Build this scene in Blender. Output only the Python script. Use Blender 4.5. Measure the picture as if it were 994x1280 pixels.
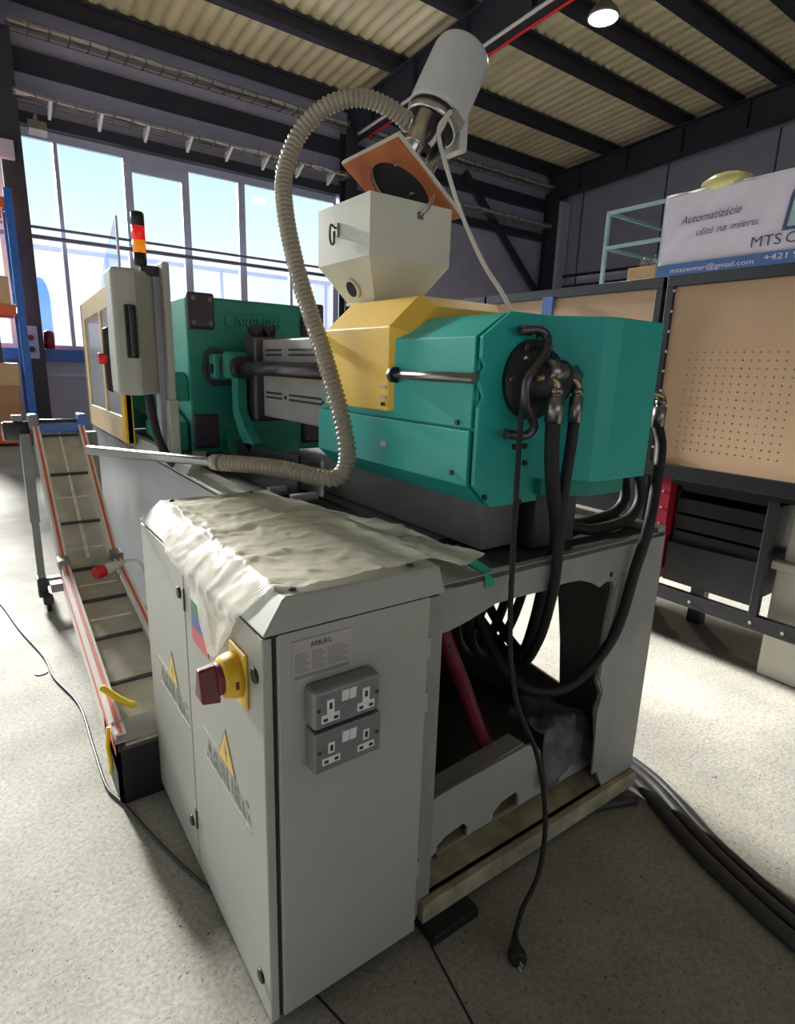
import bpy, bmesh, math, random
from mathutils import Vector, Matrix
random.seed(7)
for o in list(bpy.data.objects):
    bpy.data.objects.remove(o, do_unlink=True)
scene = bpy.context.scene
COL = scene.collection

# ------------------------------------------------------------------ camera
def make_camera():
    yaw, pitch, roll = [math.radians(a) for a in (36.0428, 13.8433, -1.8760)]
    fw = Vector((math.sin(yaw)*math.cos(pitch), math.cos(yaw)*math.cos(pitch), -math.sin(pitch)))
    r = Vector((math.cos(yaw), -math.sin(yaw), 0)); d = fw.cross(r)
    c, s = math.cos(roll), math.sin(roll)
    r2 = c*r + s*d; d2 = -s*r + c*d
    m = Matrix((r2, -d2, -fw)).transposed().to_4x4()
    m.translation = Vector((-0.38994, -0.92084, 1.44597))
    cam = bpy.data.cameras.new('camera'); co = bpy.data.objects.new('camera', cam)
    cam.sensor_fit = 'VERTICAL'; cam.sensor_height = 24.0
    cam.lens = 24.0*724.64/1280.0
    cam.clip_start = 0.02; cam.clip_end = 300
    co.matrix_world = m
    COL.objects.link(co); scene.camera = co
make_camera()

# ------------------------------------------------------------------ world, sun, exposure
w = bpy.data.worlds.new('sky'); scene.world = w; w.use_nodes = True
nt = w.node_tree; nt.nodes.clear()
out = nt.nodes.new('ShaderNodeOutputWorld'); bg = nt.nodes.new('ShaderNodeBackground')
tc = nt.nodes.new('ShaderNodeTexCoord'); sep = nt.nodes.new('ShaderNodeSeparateXYZ'); rp = nt.nodes.new('ShaderNodeValToRGB')
nt.links.new(tc.outputs['Generated'], sep.inputs[0]); nt.links.new(sep.outputs['Z'], rp.inputs[0])
cr = rp.color_ramp
cr.elements[0].position = 0.0; cr.elements[0].color = (0.95, 0.95, 1.0, 1)
cr.elements[1].position = 0.14; cr.elements[1].color = (0.90, 0.97, 1.0, 1)
for p, c in ((0.22, (0.74, 0.93, 1.0)), (0.34, (0.52, 0.82, 1.0)), (1.0, (0.40, 0.68, 0.98))):
    e = cr.elements.new(p); e.color = (*c, 1)
nt.links.new(rp.outputs[0], bg.inputs[0]); bg.inputs[1].default_value = 0.76
nt.links.new(bg.outputs[0], out.inputs[0])

sl = bpy.data.lights.new('sun', 'SUN'); sl.energy = 26; sl.angle = math.radians(9); sl.color = (1.0, 0.965, 0.92)
so = bpy.data.objects.new('sun', sl); COL.objects.link(so); so.location = (2, 30, 12)
el, az = math.radians(19.0), math.radians(3.0)   # sun stands over the window wall
dirv = Vector((math.sin(az)*math.cos(el), -math.cos(az)*math.cos(el), -math.sin(el)))
so.rotation_euler = dirv.to_track_quat('-Z', 'Y').to_euler()

vs = scene.view_settings
vs.view_transform = 'Standard'; vs.look = 'None'; vs.gamma = 1.0; vs.exposure = 0.68; vs.use_curve_mapping = False

# ------------------------------------------------------------------ materials
def lin(c):
    return tuple(((v/255)/12.92 if v/255 <= 0.04045 else ((v/255+0.055)/1.055)**2.4) for v in c)
MATS = {}
def mat(name, rgb, rough=0.5, metal=0.0, var=0.12, scale=6.0, bump=0.0, bscale=60.0, spec=0.5, dirt=None, emit=None, coat=0.0, stretch=None):
    m = bpy.data.materials.new(name); m.use_nodes = True
    n = m.node_tree.nodes; l = m.node_tree.links; b = n['Principled BSDF']
    col = lin(rgb)
    t = n.new('ShaderNodeTexCoord'); mp = n.new('ShaderNodeMapping'); l.new(t.outputs['Object'], mp.inputs[0])
    if stretch: mp.inputs['Scale'].default_value = stretch
    no = n.new('ShaderNodeTexNoise'); no.inputs['Scale'].default_value = scale; no.inputs['Detail'].default_value = 6; no.inputs['Roughness'].default_value = 0.6
    l.new(mp.outputs[0], no.inputs['Vector'])
    r = n.new('ShaderNodeValToRGB'); r.color_ramp.elements[0].position = 0.3; r.color_ramp.elements[1].position = 0.72
    dk = lin(dirt) if dirt else tuple(c*(1-2.2*var) for c in col)
    r.color_ramp.elements[0].color = (*dk, 1) if not dirt else (*[a*(1-var*3)+b_*var*3 for a, b_ in zip(col, dk)], 1)
    r.color_ramp.elements[1].color = (*[min(1, c*(1+var)) for c in col], 1)
    l.new(no.outputs['Fac'], r.inputs[0]); l.new(r.outputs[0], b.inputs['Base Color'])
    b.inputs['Roughness'].default_value = rough; b.inputs['Metallic'].default_value = metal
    b.inputs['Specular IOR Level'].default_value = spec
    if coat: b.inputs['Coat Weight'].default_value = coat
    if bump:
        n2 = n.new('ShaderNodeTexNoise'); n2.inputs['Scale'].default_value = bscale; n2.inputs['Detail'].default_value = 5
        l.new(mp.outputs[0], n2.inputs['Vector'])
        bp = n.new('ShaderNodeBump'); bp.inputs['Strength'].default_value = bump; bp.inputs['Distance'].default_value = 0.01
        l.new(n2.outputs['Fac'], bp.inputs['Height']); l.new(bp.outputs[0], b.inputs['Normal'])
    if emit:
        b.inputs['Emission Color'].default_value = (*lin(emit[0]), 1); b.inputs['Emission Strength'].default_value = emit[1]
    MATS[name] = m
    return m
mat('cabinet_grey', (170, 170, 161), 0.45, var=0.06, scale=2.2, bump=0.03, bscale=25, dirt=(120, 116, 104))
mat('frame_grey', (150, 149, 143), 0.5, var=0.1, scale=5, dirt=(95, 88, 75))
mat('rail_dirty', (170, 160, 130), 0.7, var=0.22, scale=9, dirt=(70, 60, 45), bump=0.1)
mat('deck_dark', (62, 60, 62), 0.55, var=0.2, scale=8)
mat('side_lavender', (150, 152, 158), 0.35, var=0.06, scale=2)
mat('teal', (32, 172, 160), 0.42, var=0.05, scale=3, coat=0.15)
mat('platen_green', (26, 140, 122), 0.5, var=0.1, scale=5)
mat('yellow', (238, 196, 78), 0.42, var=0.05, scale=4, dirt=(200, 150, 50))
mat('guard_yellow', (226, 178, 30), 0.4, var=0.05)
mat('guard_cream', (222, 196, 150), 0.5, var=0.05)
mat('hopper_cream', (222, 222, 206), 0.28, var=0.04, scale=3, coat=0.2)
mat('lid_orange', (196, 112, 70), 0.6, var=0.15, scale=7)
mat('drum_grey', (205, 207, 208), 0.3, var=0.03, coat=0.3)
mat('chrome', (215, 212, 205), 0.3, metal=1.0, var=0.03)
mat('steel', (150, 148, 145), 0.3, metal=1.0, var=0.12, scale=20)
mat('brass', (150, 132, 100), 0.3, metal=0.9, var=0.1, scale=20)
mat('dark_rod', (92, 88, 92), 0.3, metal=0.7, var=0.15)
mat('black_plastic', (30, 29, 33), 0.45, var=0.1)
mat('plate_purple', (58, 50, 66), 0.5, var=0.1)
mat('rubber', (24, 23, 25), 0.65, var=0.15, scale=15)
mat('rubber_grey', (62, 60, 62), 0.5, var=0.15, scale=15)
mat('hose_beige', (158, 149, 132), 0.32, var=0.06, scale=10, coat=0.3)
mat('hose_white', (225, 222, 212), 0.4, var=0.04)
mat('guard_box', (158, 152, 148), 0.5, var=0.06)
mat('slot_dark', (34, 32, 34), 0.7, var=0.05)
mat('maroon', (112, 36, 46), 0.45, var=0.1)
mat('red_hose', (112, 22, 38), 0.5, var=0.15)
mat('red', (214, 40, 38), 0.45, var=0.06)
mat('tower_red', (235, 40, 40), 0.2, var=0.03, emit=((235, 30, 30), 0.25))
mat('tower_amber', (250, 150, 40), 0.2, var=0.03, emit=((250, 140, 20), 0.25))
mat('socket_grey', (134, 132, 133), 0.4, metal=0.25, var=0.06, scale=25, bump=0.06, bscale=120)
mat('socket_white', (226, 226, 222), 0.4, var=0.02)
mat('label_silver', (186, 180, 178), 0.4, metal=0.2, var=0.05)
mat('etch_grey', (140, 140, 132), 0.6, var=0.05)
mat('warn_yellow', (228, 192, 92), 0.5, var=0.05)
mat('sticker_green', (46, 120, 82), 0.5, var=0.05)
mat('sticker_blue', (74, 92, 150), 0.5, var=0.05)
mat('sticker_red', (206, 84, 92), 0.5, var=0.05)
mat('sticker_white', (226, 226, 226), 0.5, var=0.03)
mat('belt', (186, 181, 166), 0.75, var=0.12, scale=12, dirt=(120, 115, 104), bump=0.1)
mat('cleat', (74, 72, 72), 0.7, var=0.1)
mat('seam', (238, 230, 212), 0.8, var=0.12, scale=30)
mat('conv_white', (232, 226, 220), 0.45, var=0.05)
mat('conv_stripe', (226, 104, 78), 0.5, var=0.08)
mat('conv_grey', (128, 128, 130), 0.45, var=0.08)
mat('conv_blue', (72, 118, 196), 0.4, var=0.06)
mat('conv_dark', (52, 52, 58), 0.5, var=0.1)
mat('yellow_strap', (240, 208, 50), 0.5, var=0.05)
mat('bench_black', (40, 41, 46), 0.32, var=0.08)
mat('pegboard', (228, 190, 154), 0.6, var=0.03, scale=4)
mat('red_side', (150, 22, 48), 0.4, var=0.06)
mat('banner_white', (226, 222, 240), 0.5, var=0.02, bump=0.15, bscale=3)
mat('banner_blue', (74, 112, 172), 0.5, var=0.03)
mat('banner_navy', (70, 84, 120), 0.5, var=0.03)
mat('cage_blue', (160, 196, 204), 0.4, var=0.05)
mat('pipe_grey', (128, 124, 150), 0.5, var=0.05)
mat('block_grey', (110, 106, 104), 0.5, var=0.12)
mat('door_paint', (170, 170, 158), 0.45, var=0.05, scale=3)
mat('wall_grey', (182, 180, 204), 0.75, var=0.05, scale=1.5)
mat('wall_dark', (146, 146, 160), 0.75, var=0.06, scale=1.5)
mat('steel_dark', (52, 53, 64), 0.5, var=0.12, scale=4)
mat('sheet_cream', (242, 226, 190), 0.7, var=0.12, scale=1.2, dirt=(160, 145, 115), stretch=(2, 0.4, 1))
mat('tray', (150, 148, 146), 0.4, metal=0.6, var=0.1)
mat('cable_white', (214, 212, 208), 0.5, var=0.05)
mat('window_frame', (186, 190, 212), 0.4, var=0.04)
mat('rack_blue', (44, 104, 196), 0.4, var=0.06)
mat('rack_orange', (242, 104, 56), 0.45, var=0.06)
mat('carton', (186, 140, 102), 0.7, var=0.08, scale=4)
mat('carton_light', (212, 176, 136), 0.7, var=0.06, scale=4)
mat('outside_white', (246, 238, 240), 0.8, var=0.03, scale=0.4)
mat('outside_blue', (110, 160, 232), 0.6, var=0.05)
mat('outside_ground', (232, 226, 216), 0.9, var=0.05)
mat('rag', (112, 108, 108), 0.95, var=0.3, scale=14, bump=0.5, bscale=40)
mat('green_strap', (44, 164, 134), 0.5, var=0.08)
mat('white_box', (214, 211, 200), 0.5, var=0.04)
mat('bag_yellow', (222, 216, 150), 0.35, var=0.1, scale=8)
mat('lamp_glow', (255, 250, 240), 0.4, var=0.0, emit=((255, 248, 236), 14.0))

def glass_mat(name, tint, fac, rough=0.05):
    m = bpy.data.materials.new(name); m.use_nodes = True
    n = m.node_tree.nodes; l = m.node_tree.links
    n.remove(n['Principled BSDF'])
    tr = n.new('ShaderNodeBsdfTransparent'); tr.inputs[0].default_value = (*tint, 1)
    gl = n.new('ShaderNodeBsdfGlossy'); gl.inputs['Roughness'].default_value = rough; gl.inputs[0].default_value = (1, 1, 1, 1)
    mx = n.new('ShaderNodeMixShader'); mx.inputs[0].default_value = fac
    l.new(tr.outputs[0], mx.inputs[1]); l.new(gl.outputs[0], mx.inputs[2]); l.new(mx.outputs[0], n['Material Output'].inputs[0])
    MATS[name] = m
glass_mat('glass', (0.97, 0.99, 1.0), 0.04)
glass_mat('acrylic', (0.80, 0.88, 0.96), 0.12)

def pane_reflection():  # whitish mix stands in for reflections on the guard panes
    m = bpy.data.materials.new('pane_reflection'); m.use_nodes = True
    n = m.node_tree.nodes; l = m.node_tree.links; b = n['Principled BSDF']
    b.inputs['Base Color'].default_value = (*lin((232, 232, 242)), 1); b.inputs['Roughness'].default_value = 0.1
    tl = n.new('ShaderNodeBsdfTranslucent'); tl.inputs[0].default_value = (.85, .88, .95, 1)
    tr = n.new('ShaderNodeBsdfTransparent'); a = n.new('ShaderNodeMixShader'); a.inputs[0].default_value = .5; c = n.new('ShaderNodeMixShader'); c.inputs[0].default_value = .22
    l.new(b.outputs[0], a.inputs[1]); l.new(tl.outputs[0], a.inputs[2]); l.new(a.outputs[0], c.inputs[1]); l.new(tr.outputs[0], c.inputs[2]); l.new(c.outputs[0], n['Material Output'].inputs[0])
    MATS['pane_reflection'] = m
pane_reflection()
def film_mat():                                # thin milky polythene sheet
    m = bpy.data.materials.new('film'); m.use_nodes = True
    n = m.node_tree.nodes; l = m.node_tree.links; b = n['Principled BSDF']
    b.inputs['Base Color'].default_value = (*lin((246, 240, 222)), 1); b.inputs['Roughness'].default_value = 0.3
    b.inputs['Coat Weight'].default_value = 0.5
    tr = n.new('ShaderNodeBsdfTransparent'); tl = n.new('ShaderNodeBsdfTranslucent'); tl.inputs[0].default_value = (*lin((240, 236, 224)), 1)
    m1 = n.new('ShaderNodeMixShader'); m1.inputs[0].default_value = 0.3
    m2 = n.new('ShaderNodeMixShader')
    no = n.new('ShaderNodeTexNoise'); no.inputs['Scale'].default_value = 14; no.inputs['Detail'].default_value = 5
    t = n.new('ShaderNodeTexCoord'); l.new(t.outputs['Object'], no.inputs['Vector'])
    mr = n.new('ShaderNodeMapRange'); mr.inputs[3].default_value = 0.02; mr.inputs[4].default_value = 0.36
    rg = n.new('ShaderNodeTexNoise'); rg.noise_type = 'RIDGED_MULTIFRACTAL'; rg.inputs['Scale'].default_value = 22; rg.inputs['Detail'].default_value = 4
    l.new(t.outputs['Object'], rg.inputs['Vector'])
    bp = n.new('ShaderNodeBump'); bp.inputs['Strength'].default_value = 0.55; bp.inputs['Distance'].default_value = 0.006
    l.new(rg.outputs['Fac'], bp.inputs['Height']); l.new(bp.outputs[0], b.inputs['Normal'])
    l.new(no.outputs['Fac'], mr.inputs[0]); l.new(mr.outputs[0], m2.inputs[0])
    l.new(b.outputs[0], m1.inputs[1]); l.new(tl.outputs[0], m1.inputs[2])
    l.new(m1.outputs[0], m2.inputs[1]); l.new(tr.outputs[0], m2.inputs[2]); l.new(m2.outputs[0], n['Material Output'].inputs[0])
    MATS['film'] = m
film_mat()

def concrete():
    m = bpy.data.materials.new('concrete'); m.use_nodes = True
    n = m.node_tree.nodes; l = m.node_tree.links; b = n['Principled BSDF']
    t = n.new('ShaderNodeTexCoord')
    def noise(sc, det=6, ro=0.6):
        x = n.new('ShaderNodeTexNoise'); x.inputs['Scale'].default_value = sc; x.inputs['Detail'].default_value = det; x.inputs['Roughness'].default_value = ro
        l.new(t.outputs['Object'], x.inputs['Vector']); return x
    def ramp(src, a, ca, b_, cb):
        r = n.new('ShaderNodeValToRGB'); r.color_ramp.elements[0].position = a; r.color_ramp.elements[0].color = (*ca, 1)
        r.color_ramp.elements[1].position = b_; r.color_ramp.elements[1].color = (*cb, 1); l.new(src, r.inputs[0]); return r
    base = ramp(noise(1.6).outputs['Fac'], 0.3, lin((134, 131, 123)), 0.7, lin((178, 174, 162)))
    fine = ramp(noise(75, 8, 0.7).outputs['Fac'], 0.36, (0.55, 0.55, 0.54), 0.6, (1, 1, 1))
    mul = n.new('ShaderNodeMixRGB'); mul.blend_type = 'MULTIPLY'; mul.inputs[0].default_value = 0.75
    l.new(base.outputs[0], mul.inputs[1]); l.new(fine.outputs[0], mul.inputs[2])
    vo = n.new('ShaderNodeTexVoronoi'); vo.inputs['Scale'].default_value = 14; vo.inputs['Randomness'].default_value = 1
    wob = noise(9, 3); vm = n.new('ShaderNodeVectorMath'); vm.operation = 'ADD'
    l.new(t.outputs['Object'], vm.inputs[0]); l.new(wob.outputs['Color'], vm.inputs[1]); l.new(vm.outputs[0], vo.inputs['Vector'])
    pit = ramp(vo.outputs['Distance'], 0.10, (0.10, 0.09, 0.08), 0.17, (1, 1, 1))
    mul2 = n.new('ShaderNodeMixRGB'); mul2.blend_type = 'MULTIPLY'; mul2.inputs[0].default_value = 0.8
    l.new(mul.outputs[0], mul2.inputs[1]); l.new(pit.outputs[0], mul2.inputs[2])
    st = ramp(noise(3.2, 4).outputs['Fac'], 0.66, (1, 1, 1), 0.78, (0.55, 0.47, 0.40))
    mul3 = n.new('ShaderNodeMixRGB'); mul3.blend_type = 'MULTIPLY'; mul3.inputs[0].default_value = 0.5
    l.new(mul2.outputs[0], mul3.inputs[1]); l.new(st.outputs[0], mul3.inputs[2]); l.new(mul3.outputs[0], b.inputs['Base Color'])
    rr = n.new('ShaderNodeMapRange'); rr.inputs[3].default_value = 0.7; rr.inputs[4].default_value = 0.95; b.inputs['Specular IOR Level'].default_value = 0.2
    l.new(noise(5).outputs['Fac'], rr.inputs[0]); l.new(rr.outputs[0], b.inputs['Roughness'])
    bp = n.new('ShaderNodeBump'); bp.inputs['Strength'].default_value = 0.25; bp.inputs['Distance'].default_value = 0.004
    l.new(fine.outputs[0], bp.inputs['Height']); l.new(bp.outputs[0], b.inputs['Normal'])
    MATS['concrete'] = m
concrete()

# ------------------------------------------------------------------ mesh helpers
ORI = {}
class MB:
    def __init__(s): s.v = []; s.f = []; s.sm = []
    def add(s, vs, fs, smooth=False):
        k = len(s.v); s.v += [tuple(map(float, a)) for a in vs]
        s.f += [[i+k for i in f] for f in fs]; s.sm += [smooth]*len(fs); return s
    def box(s, x0, x1, y0, y1, z0, z1):
        return s.hexa([(x0,y0,z0),(x1,y0,z0),(x1,y1,z0),(x0,y1,z0),(x0,y0,z1),(x1,y0,z1),(x1,y1,z1),(x0,y1,z1)])
    def hexa(s, v):
        return s.add(v, [(0,3,2,1),(4,5,6,7),(0,1,5,4),(1,2,6,5),(2,3,7,6),(3,0,4,7)])
    def loft(s, rings, cap=True, smooth=False, closed=True):
        n = len(rings[0]); vs = [p for r in rings for p in r]; fs = []
        for i in range(len(rings)-1):
            for j in range(n if closed else n-1):
                a, b = i*n+j, i*n+(j+1) % n
                fs.append((a, b, b+n, a+n))
        s.add(vs, fs, smooth)
        if cap and closed:
            s.add(list(rings[0]), [tuple(range(n))[::-1]]); s.add(list(rings[-1]), [tuple(range(n))])
        return s
    def prism(s, poly, ax, a, b):
        def P(p, t):
            return (t, p[0], p[1]) if ax == 'x' else (p[0], t, p[1]) if ax == 'y' else (p[0], p[1], t)
        return s.loft([[P(p, a) for p in poly], [P(p, b) for p in poly]])
    def plate(s, outer, holes, ax, a, b):
        bm = bmesh.new(); edges = []; loops = [outer]+holes
        for lp in loops:
            vs = [bm.verts.new((p[0], p[1], 0)) for p in lp]
            edges += [bm.edges.new((vs[i], vs[(i+1) % len(vs)])) for i in range(len(vs))]
        bmesh.ops.triangle_fill(bm, use_beauty=True, use_dissolve=False, edges=edges)
        bm.verts.index_update()
        pts = [(v.co.x, v.co.y) for v in bm.verts]; fs = [[v.index for v in f.verts] for f in bm.faces]; bm.free()
        def P(p, t):
            return (t, p[0], p[1]) if ax == 'x' else (p[0], t, p[1]) if ax == 'y' else (p[0], p[1], t)
        s.add([P(p, a) for p in pts], fs); s.add([P(p, b) for p in pts], [f[::-1] for f in fs])
        for lp in loops:
            n = len(lp)
            s.add([P(p, a) for p in lp]+[P(p, b) for p in lp], [(i, (i+1) % n, n+(i+1) % n, n+i) for i in range(n)])
        return s
    def cyl(s, p0, p1, r0, r1=None, seg=20, smooth=True):
        p0, p1 = Vector(p0), Vector(p1); r1 = r0 if r1 is None else r1
        d = (p1-p0).normalized(); u = d.orthogonal().normalized(); w_ = d.cross(u)
        R = lambda p, r: [tuple(p+u*(r*math.cos(2*math.pi*i/seg))+w_*(r*math.sin(2*math.pi*i/seg))) for i in range(seg)]
        a, b = R(p0, r0), R(p1, r1)
        s.loft([a, b], cap=False, smooth=smooth); s.add(a, [tuple(range(seg))[::-1]]); s.add(b, [tuple(range(seg))]); return s
    def lathe(s, p0, d, prof, seg=24):        # prof: (dist along d, radius)
        p0 = Vector(p0); d = Vector(d).normalized(); u = d.orthogonal().normalized(); w_ = d.cross(u)
        rings = [[tuple(p0+d*h+u*(r*math.cos(2*math.pi*i/seg))+w_*(r*math.sin(2*math.pi*i/seg))) for i in range(seg)] for h, r in prof]
        return s.loft(rings, cap=True, smooth=True)
    def tube(s, pts, r, seg=10, sub=8, rf=None, step=None):
        P = curve(pts, sub)
        if step: P = resample(P, step)
        n = len(P); rings = []; u = None
        for i, p in enumerate(P):
            d = (P[min(i+1, n-1)]-P[max(i-1, 0)]).normalized()
            if u is None: u = d.orthogonal().normalized()
            u = (u-d*u.dot(d)).normalized(); w_ = d.cross(u)
            rr = rf(i) if rf else r
            rings.append([tuple(p+u*(rr*math.cos(2*math.pi*k/seg))+w_*(rr*math.sin(2*math.pi*k/seg))) for k in range(seg)])
        return s.loft(rings, cap=True, smooth=True)
    def build(s, name, m, parent=None, bevel=0.0, loc=None, seg=2):
        me = bpy.data.meshes.new(name)
        xs = [Vector(v) for v in s.v]
        lo = Vector([min(v[i] for v in xs) for i in range(3)]); hi = Vector([max(v[i] for v in xs) for i in range(3)])
        c = Vector(loc) if loc else Vector(((lo.x+hi.x)/2, (lo.y+hi.y)/2, lo.z))
        me.from_pydata([v-c for v in xs], [], s.f)
        me.polygons.foreach_set('use_smooth', s.sm)
        bm = bmesh.new(); bm.from_mesh(me)
        bmesh.ops.remove_doubles(bm, verts=bm.verts, dist=1e-6)
        bmesh.ops.recalc_face_normals(bm, faces=bm.faces)
        bm.to_mesh(me); bm.free()
        for e in me.edges: pass
        me.materials.append(MATS[m])
        o = bpy.data.objects.new(name, me); COL.objects.link(o)
        ORI[o.name] = c
        if parent is not None:
            o.parent = parent; o.location = c-ORI[parent.name]
        else:
            o.location = c
        if bevel:
            bv = o.modifiers.new('bevel', 'BEVEL'); bv.width = bevel; bv.segments = seg; bv.limit_method = 'ANGLE'; bv.angle_limit = math.radians(35)
            bv.harden_normals = False
        return o
def curve(pts, sub=8):
    P = [Vector(p) for p in pts]
    if len(P) < 3 or sub <= 1: return P
    out = []
    for i in range(len(P)-1):
        p0 = P[i-1] if i else P[0]*2-P[1]; p1 = P[i]; p2 = P[i+1]; p3 = P[i+2] if i+2 < len(P) else P[i+1]*2-P[i]
        for k in range(sub):
            t = k/sub
            out.append(0.5*((2*p1)+(p2-p0)*t+(2*p0-5*p1+4*p2-p3)*t*t+(3*p1-p0-3*p2+p3)*t**3))
    return out+[P[-1]]
def resample(P, step):
    out = [P[0]]; acc = 0
    for a, b in zip(P[:-1], P[1:]):
        L = (b-a).length
        if L == 0: continue
        t = step-acc
        while t <= L:
            out.append(a.lerp(b, t/L)); t += step
        acc = (acc+L) % step
    return out
def thing(name, loc, label, cat, group=None):
    o = bpy.data.objects.new(name, None); COL.objects.link(o); o.location = loc; o.empty_display_size = 0.1
    ORI[o.name] = Vector(loc); tag(o, label, cat, group); return o
def tag(o, label=None, cat=None, group=None, kind=None):
    if label: o['label'] = label
    if cat: o['category'] = cat
    if group: o['group'] = group
    if kind: o['kind'] = kind
    return o
def struct(o, label=None): return tag(o, label, kind='structure')
def piece(src, name, parent, pos):            # another copy of a small alike piece at world position pos
    c = src.copy(); c.name = name; COL.objects.link(c); c.parent = parent
    ORI[c.name] = Vector(pos); c.location = Vector(pos)-(ORI[parent.name] if parent else Vector()); return c
def text(body, size, origin, right, up, m, name, parent, outline=0.0, depth=0.001, width=None, shear=0.0, space=1.0):
    cu = bpy.data.curves.new('t', 'FONT'); cu.body = body; cu.size = size; cu.shear = shear; cu.space_character = space
    if outline: cu.fill_mode = 'NONE'; cu.bevel_depth = outline; cu.bevel_resolution = 0
    else: cu.extrude = depth
    cu.resolution_u = 3
    to = bpy.data.objects.new('t', cu); COL.objects.link(to)
    dg = bpy.context.evaluated_depsgraph_get(); dg.update()
    me = bpy.data.meshes.new_from_object(to.evaluated_get(dg))
    bpy.data.objects.remove(to, do_unlink=True)
    R_, U_ = Vector(right).normalized(), Vector(up).normalized(); N_ = R_.cross(U_)
    xs = [v.co.x for v in me.vertices]; k = 1.0
    if width and xs: k = width/(max(xs)-min(xs))
    mb = MB(); o0 = Vector(origin)
    mb.add([tuple(o0+R_*(v.co.x*k)+U_*v.co.y+N_*v.co.z) for v in me.vertices], [list(p.vertices) for p in me.polygons])
    bpy.data.meshes.remove(me)
    return mb.build(name, m, parent)

# ================================================================== SETTING
struct(MB().box(-14, 26, -10, 14, -0.2, 0).build('floor', 'concrete'), 'pitted pale concrete floor of the hall')
struct(MB().box(-60, 80, 14, 90, -0.2, -0.02).build('ground', 'outside_ground'), 'pale paved ground outside the windows')
YB = 12.2
def roofz(y): return 7.45+0.062*(12-y)
# corrugated roof sheet: real waves
def roof():
    mb = MB(); xs = []; x = -8.0; pitch = 0.26
    while x < 14.8:
        for q in range(4): xs.append((x+q*pitch/4, (0, 0.028, 0.028, 0)[q] if q else 0.0))
        x += pitch
    prof = []
    for i, (x, h) in enumerate(xs):
        prof.append((x, 0.042*math.sin(2*math.pi*(x+8)/pitch)))
    ys = [12.6, -9.2]
    ring = lambda y, dz: [(x, y, roofz(y)+h+dz) for x, h in prof]
    a, b = ring(ys[0], 0), ring(ys[1], 0); n = len(a)
    mb.add(a+b, [(i, i+1, n+i+1, n+i) for i in range(n-1)], True)
    a2, b2 = ring(ys[0], 0.25), ring(ys[1], 0.25)
    mb.add([a2[0], a2[-1], b2[-1], b2[0]], [(0, 1, 2, 3)])
    return struct(mb.build('ceiling', 'sheet_cream'), 'cream corrugated roof sheeting')
roof()
for y in (12.0, 10.15, 8.1, 6.95, 5.85, 4.75, 3.2, 1.6, 0, -1.8, -3.6):
    z = roofz(y)-0.035
    mb = MB().box(-8, 14.7, y-0.10, y+0.10, z-0.05, z).box(-8, 14.7, y-0.04, y+0.05, z-0.24, z-0.05).box(-8, 14.7, y-0.10, y+0.10, z-0.28, z-0.24)
    struct(mb.build('trim_purlin', 'steel_dark'), 'dark steel roof purlin')
def rafter(x):
    mb = MB(); ya, yb = 12.15, -9
    def seg(x0, x1, d0, d1):
        mb.hexa([(x0, yb, roofz(yb)-d1), (x1, yb, roofz(yb)-d1), (x1, ya, roofz(ya)-d1), (x0, ya, roofz(ya)-d1),
                 (x0, yb, roofz(yb)-d0), (x1, yb, roofz(yb)-d0), (x1, ya, roofz(ya)-d0), (x0, ya, roofz(ya)-d0)])
    seg(x-0.14, x+0.14, 0.30, 0.33); seg(x-0.02, x+0.02, 0.33, 0.93); seg(x-0.14, x+0.14, 0.93, 0.97)
    y = 11.0
    while y > -5: seg2 = mb.box(x-0.13, x+0.13, y-0.01, y+0.01, roofz(y)-0.93, roofz(y)-0.33); y -= 1.5
    return struct(mb.build('trim_rafter', 'steel_dark'), 'deep dark steel rafter under the roof')
for x in (-6.4, 0.45, 7.35, 14.35): rafter(x)
def column(x, y):
    mb = MB().box(x-0.15, x+0.15, y-0.15, y-0.13, 0, 6.6).box(x-0.15, x+0.15, y+0.13, y+0.15, 0, 6.6).box(x-0.012, x+0.012, y-0.13, y+0.13, 0, 6.6)
    mb.box(x-0.2, x+0.2, y-0.2, y+0.2, 0, 0.03)
    return struct(mb.build('trim_column', 'steel_dark'), 'dark steel wall column')
for x in (-6.4, 0.60, 7.2, 14.2): column(x, 11.85)

# back wall: plinth, bands over the windows, solid bay on the right
SILL, HEAD = 1.6, 5.33
struct(MB().box(-8, 14.8, YB, YB+0.15, 0, SILL).build('wall_back', 'wall_grey'), 'grey panelled wall under the windows')
struct(MB().box(-8, 14.8, YB, YB+0.15, HEAD, 7.6).build('wall_back_upper', 'wall_grey'), 'grey wall above the windows')
struct(MB().box(7.2, 14.8, YB, YB+0.15, SILL, HEAD).build('wall_back_bay', 'wall_grey'), 'solid grey bay of the window wall')
struct(MB().box(-8, 7.2, YB-0.12, YB+0.02, SILL-0.22, SILL).build('trim_sill', 'rack_blue', bevel=0.01), 'blue window sill rail')
for z0, z1 in ((6.16, 6.46), (5.33, 5.52)):
    struct(MB().box(-8, 14.5, YB-0.2, YB, z0, z1).build('trim_girt', 'steel_dark'), 'dark steel girt along the window wall')
struct(MB().box(-8, 7.2, YB-0.03, YB, 1.1, 1.16).build('trim_panel_joint', 'window_frame'))
for i in range(5):
    struct(MB().box(-5.5+i*2.6, -5.47+i*2.6, YB-0.012, YB, 0, SILL-0.25).build('trim_joint', 'steel_dark'))
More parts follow.
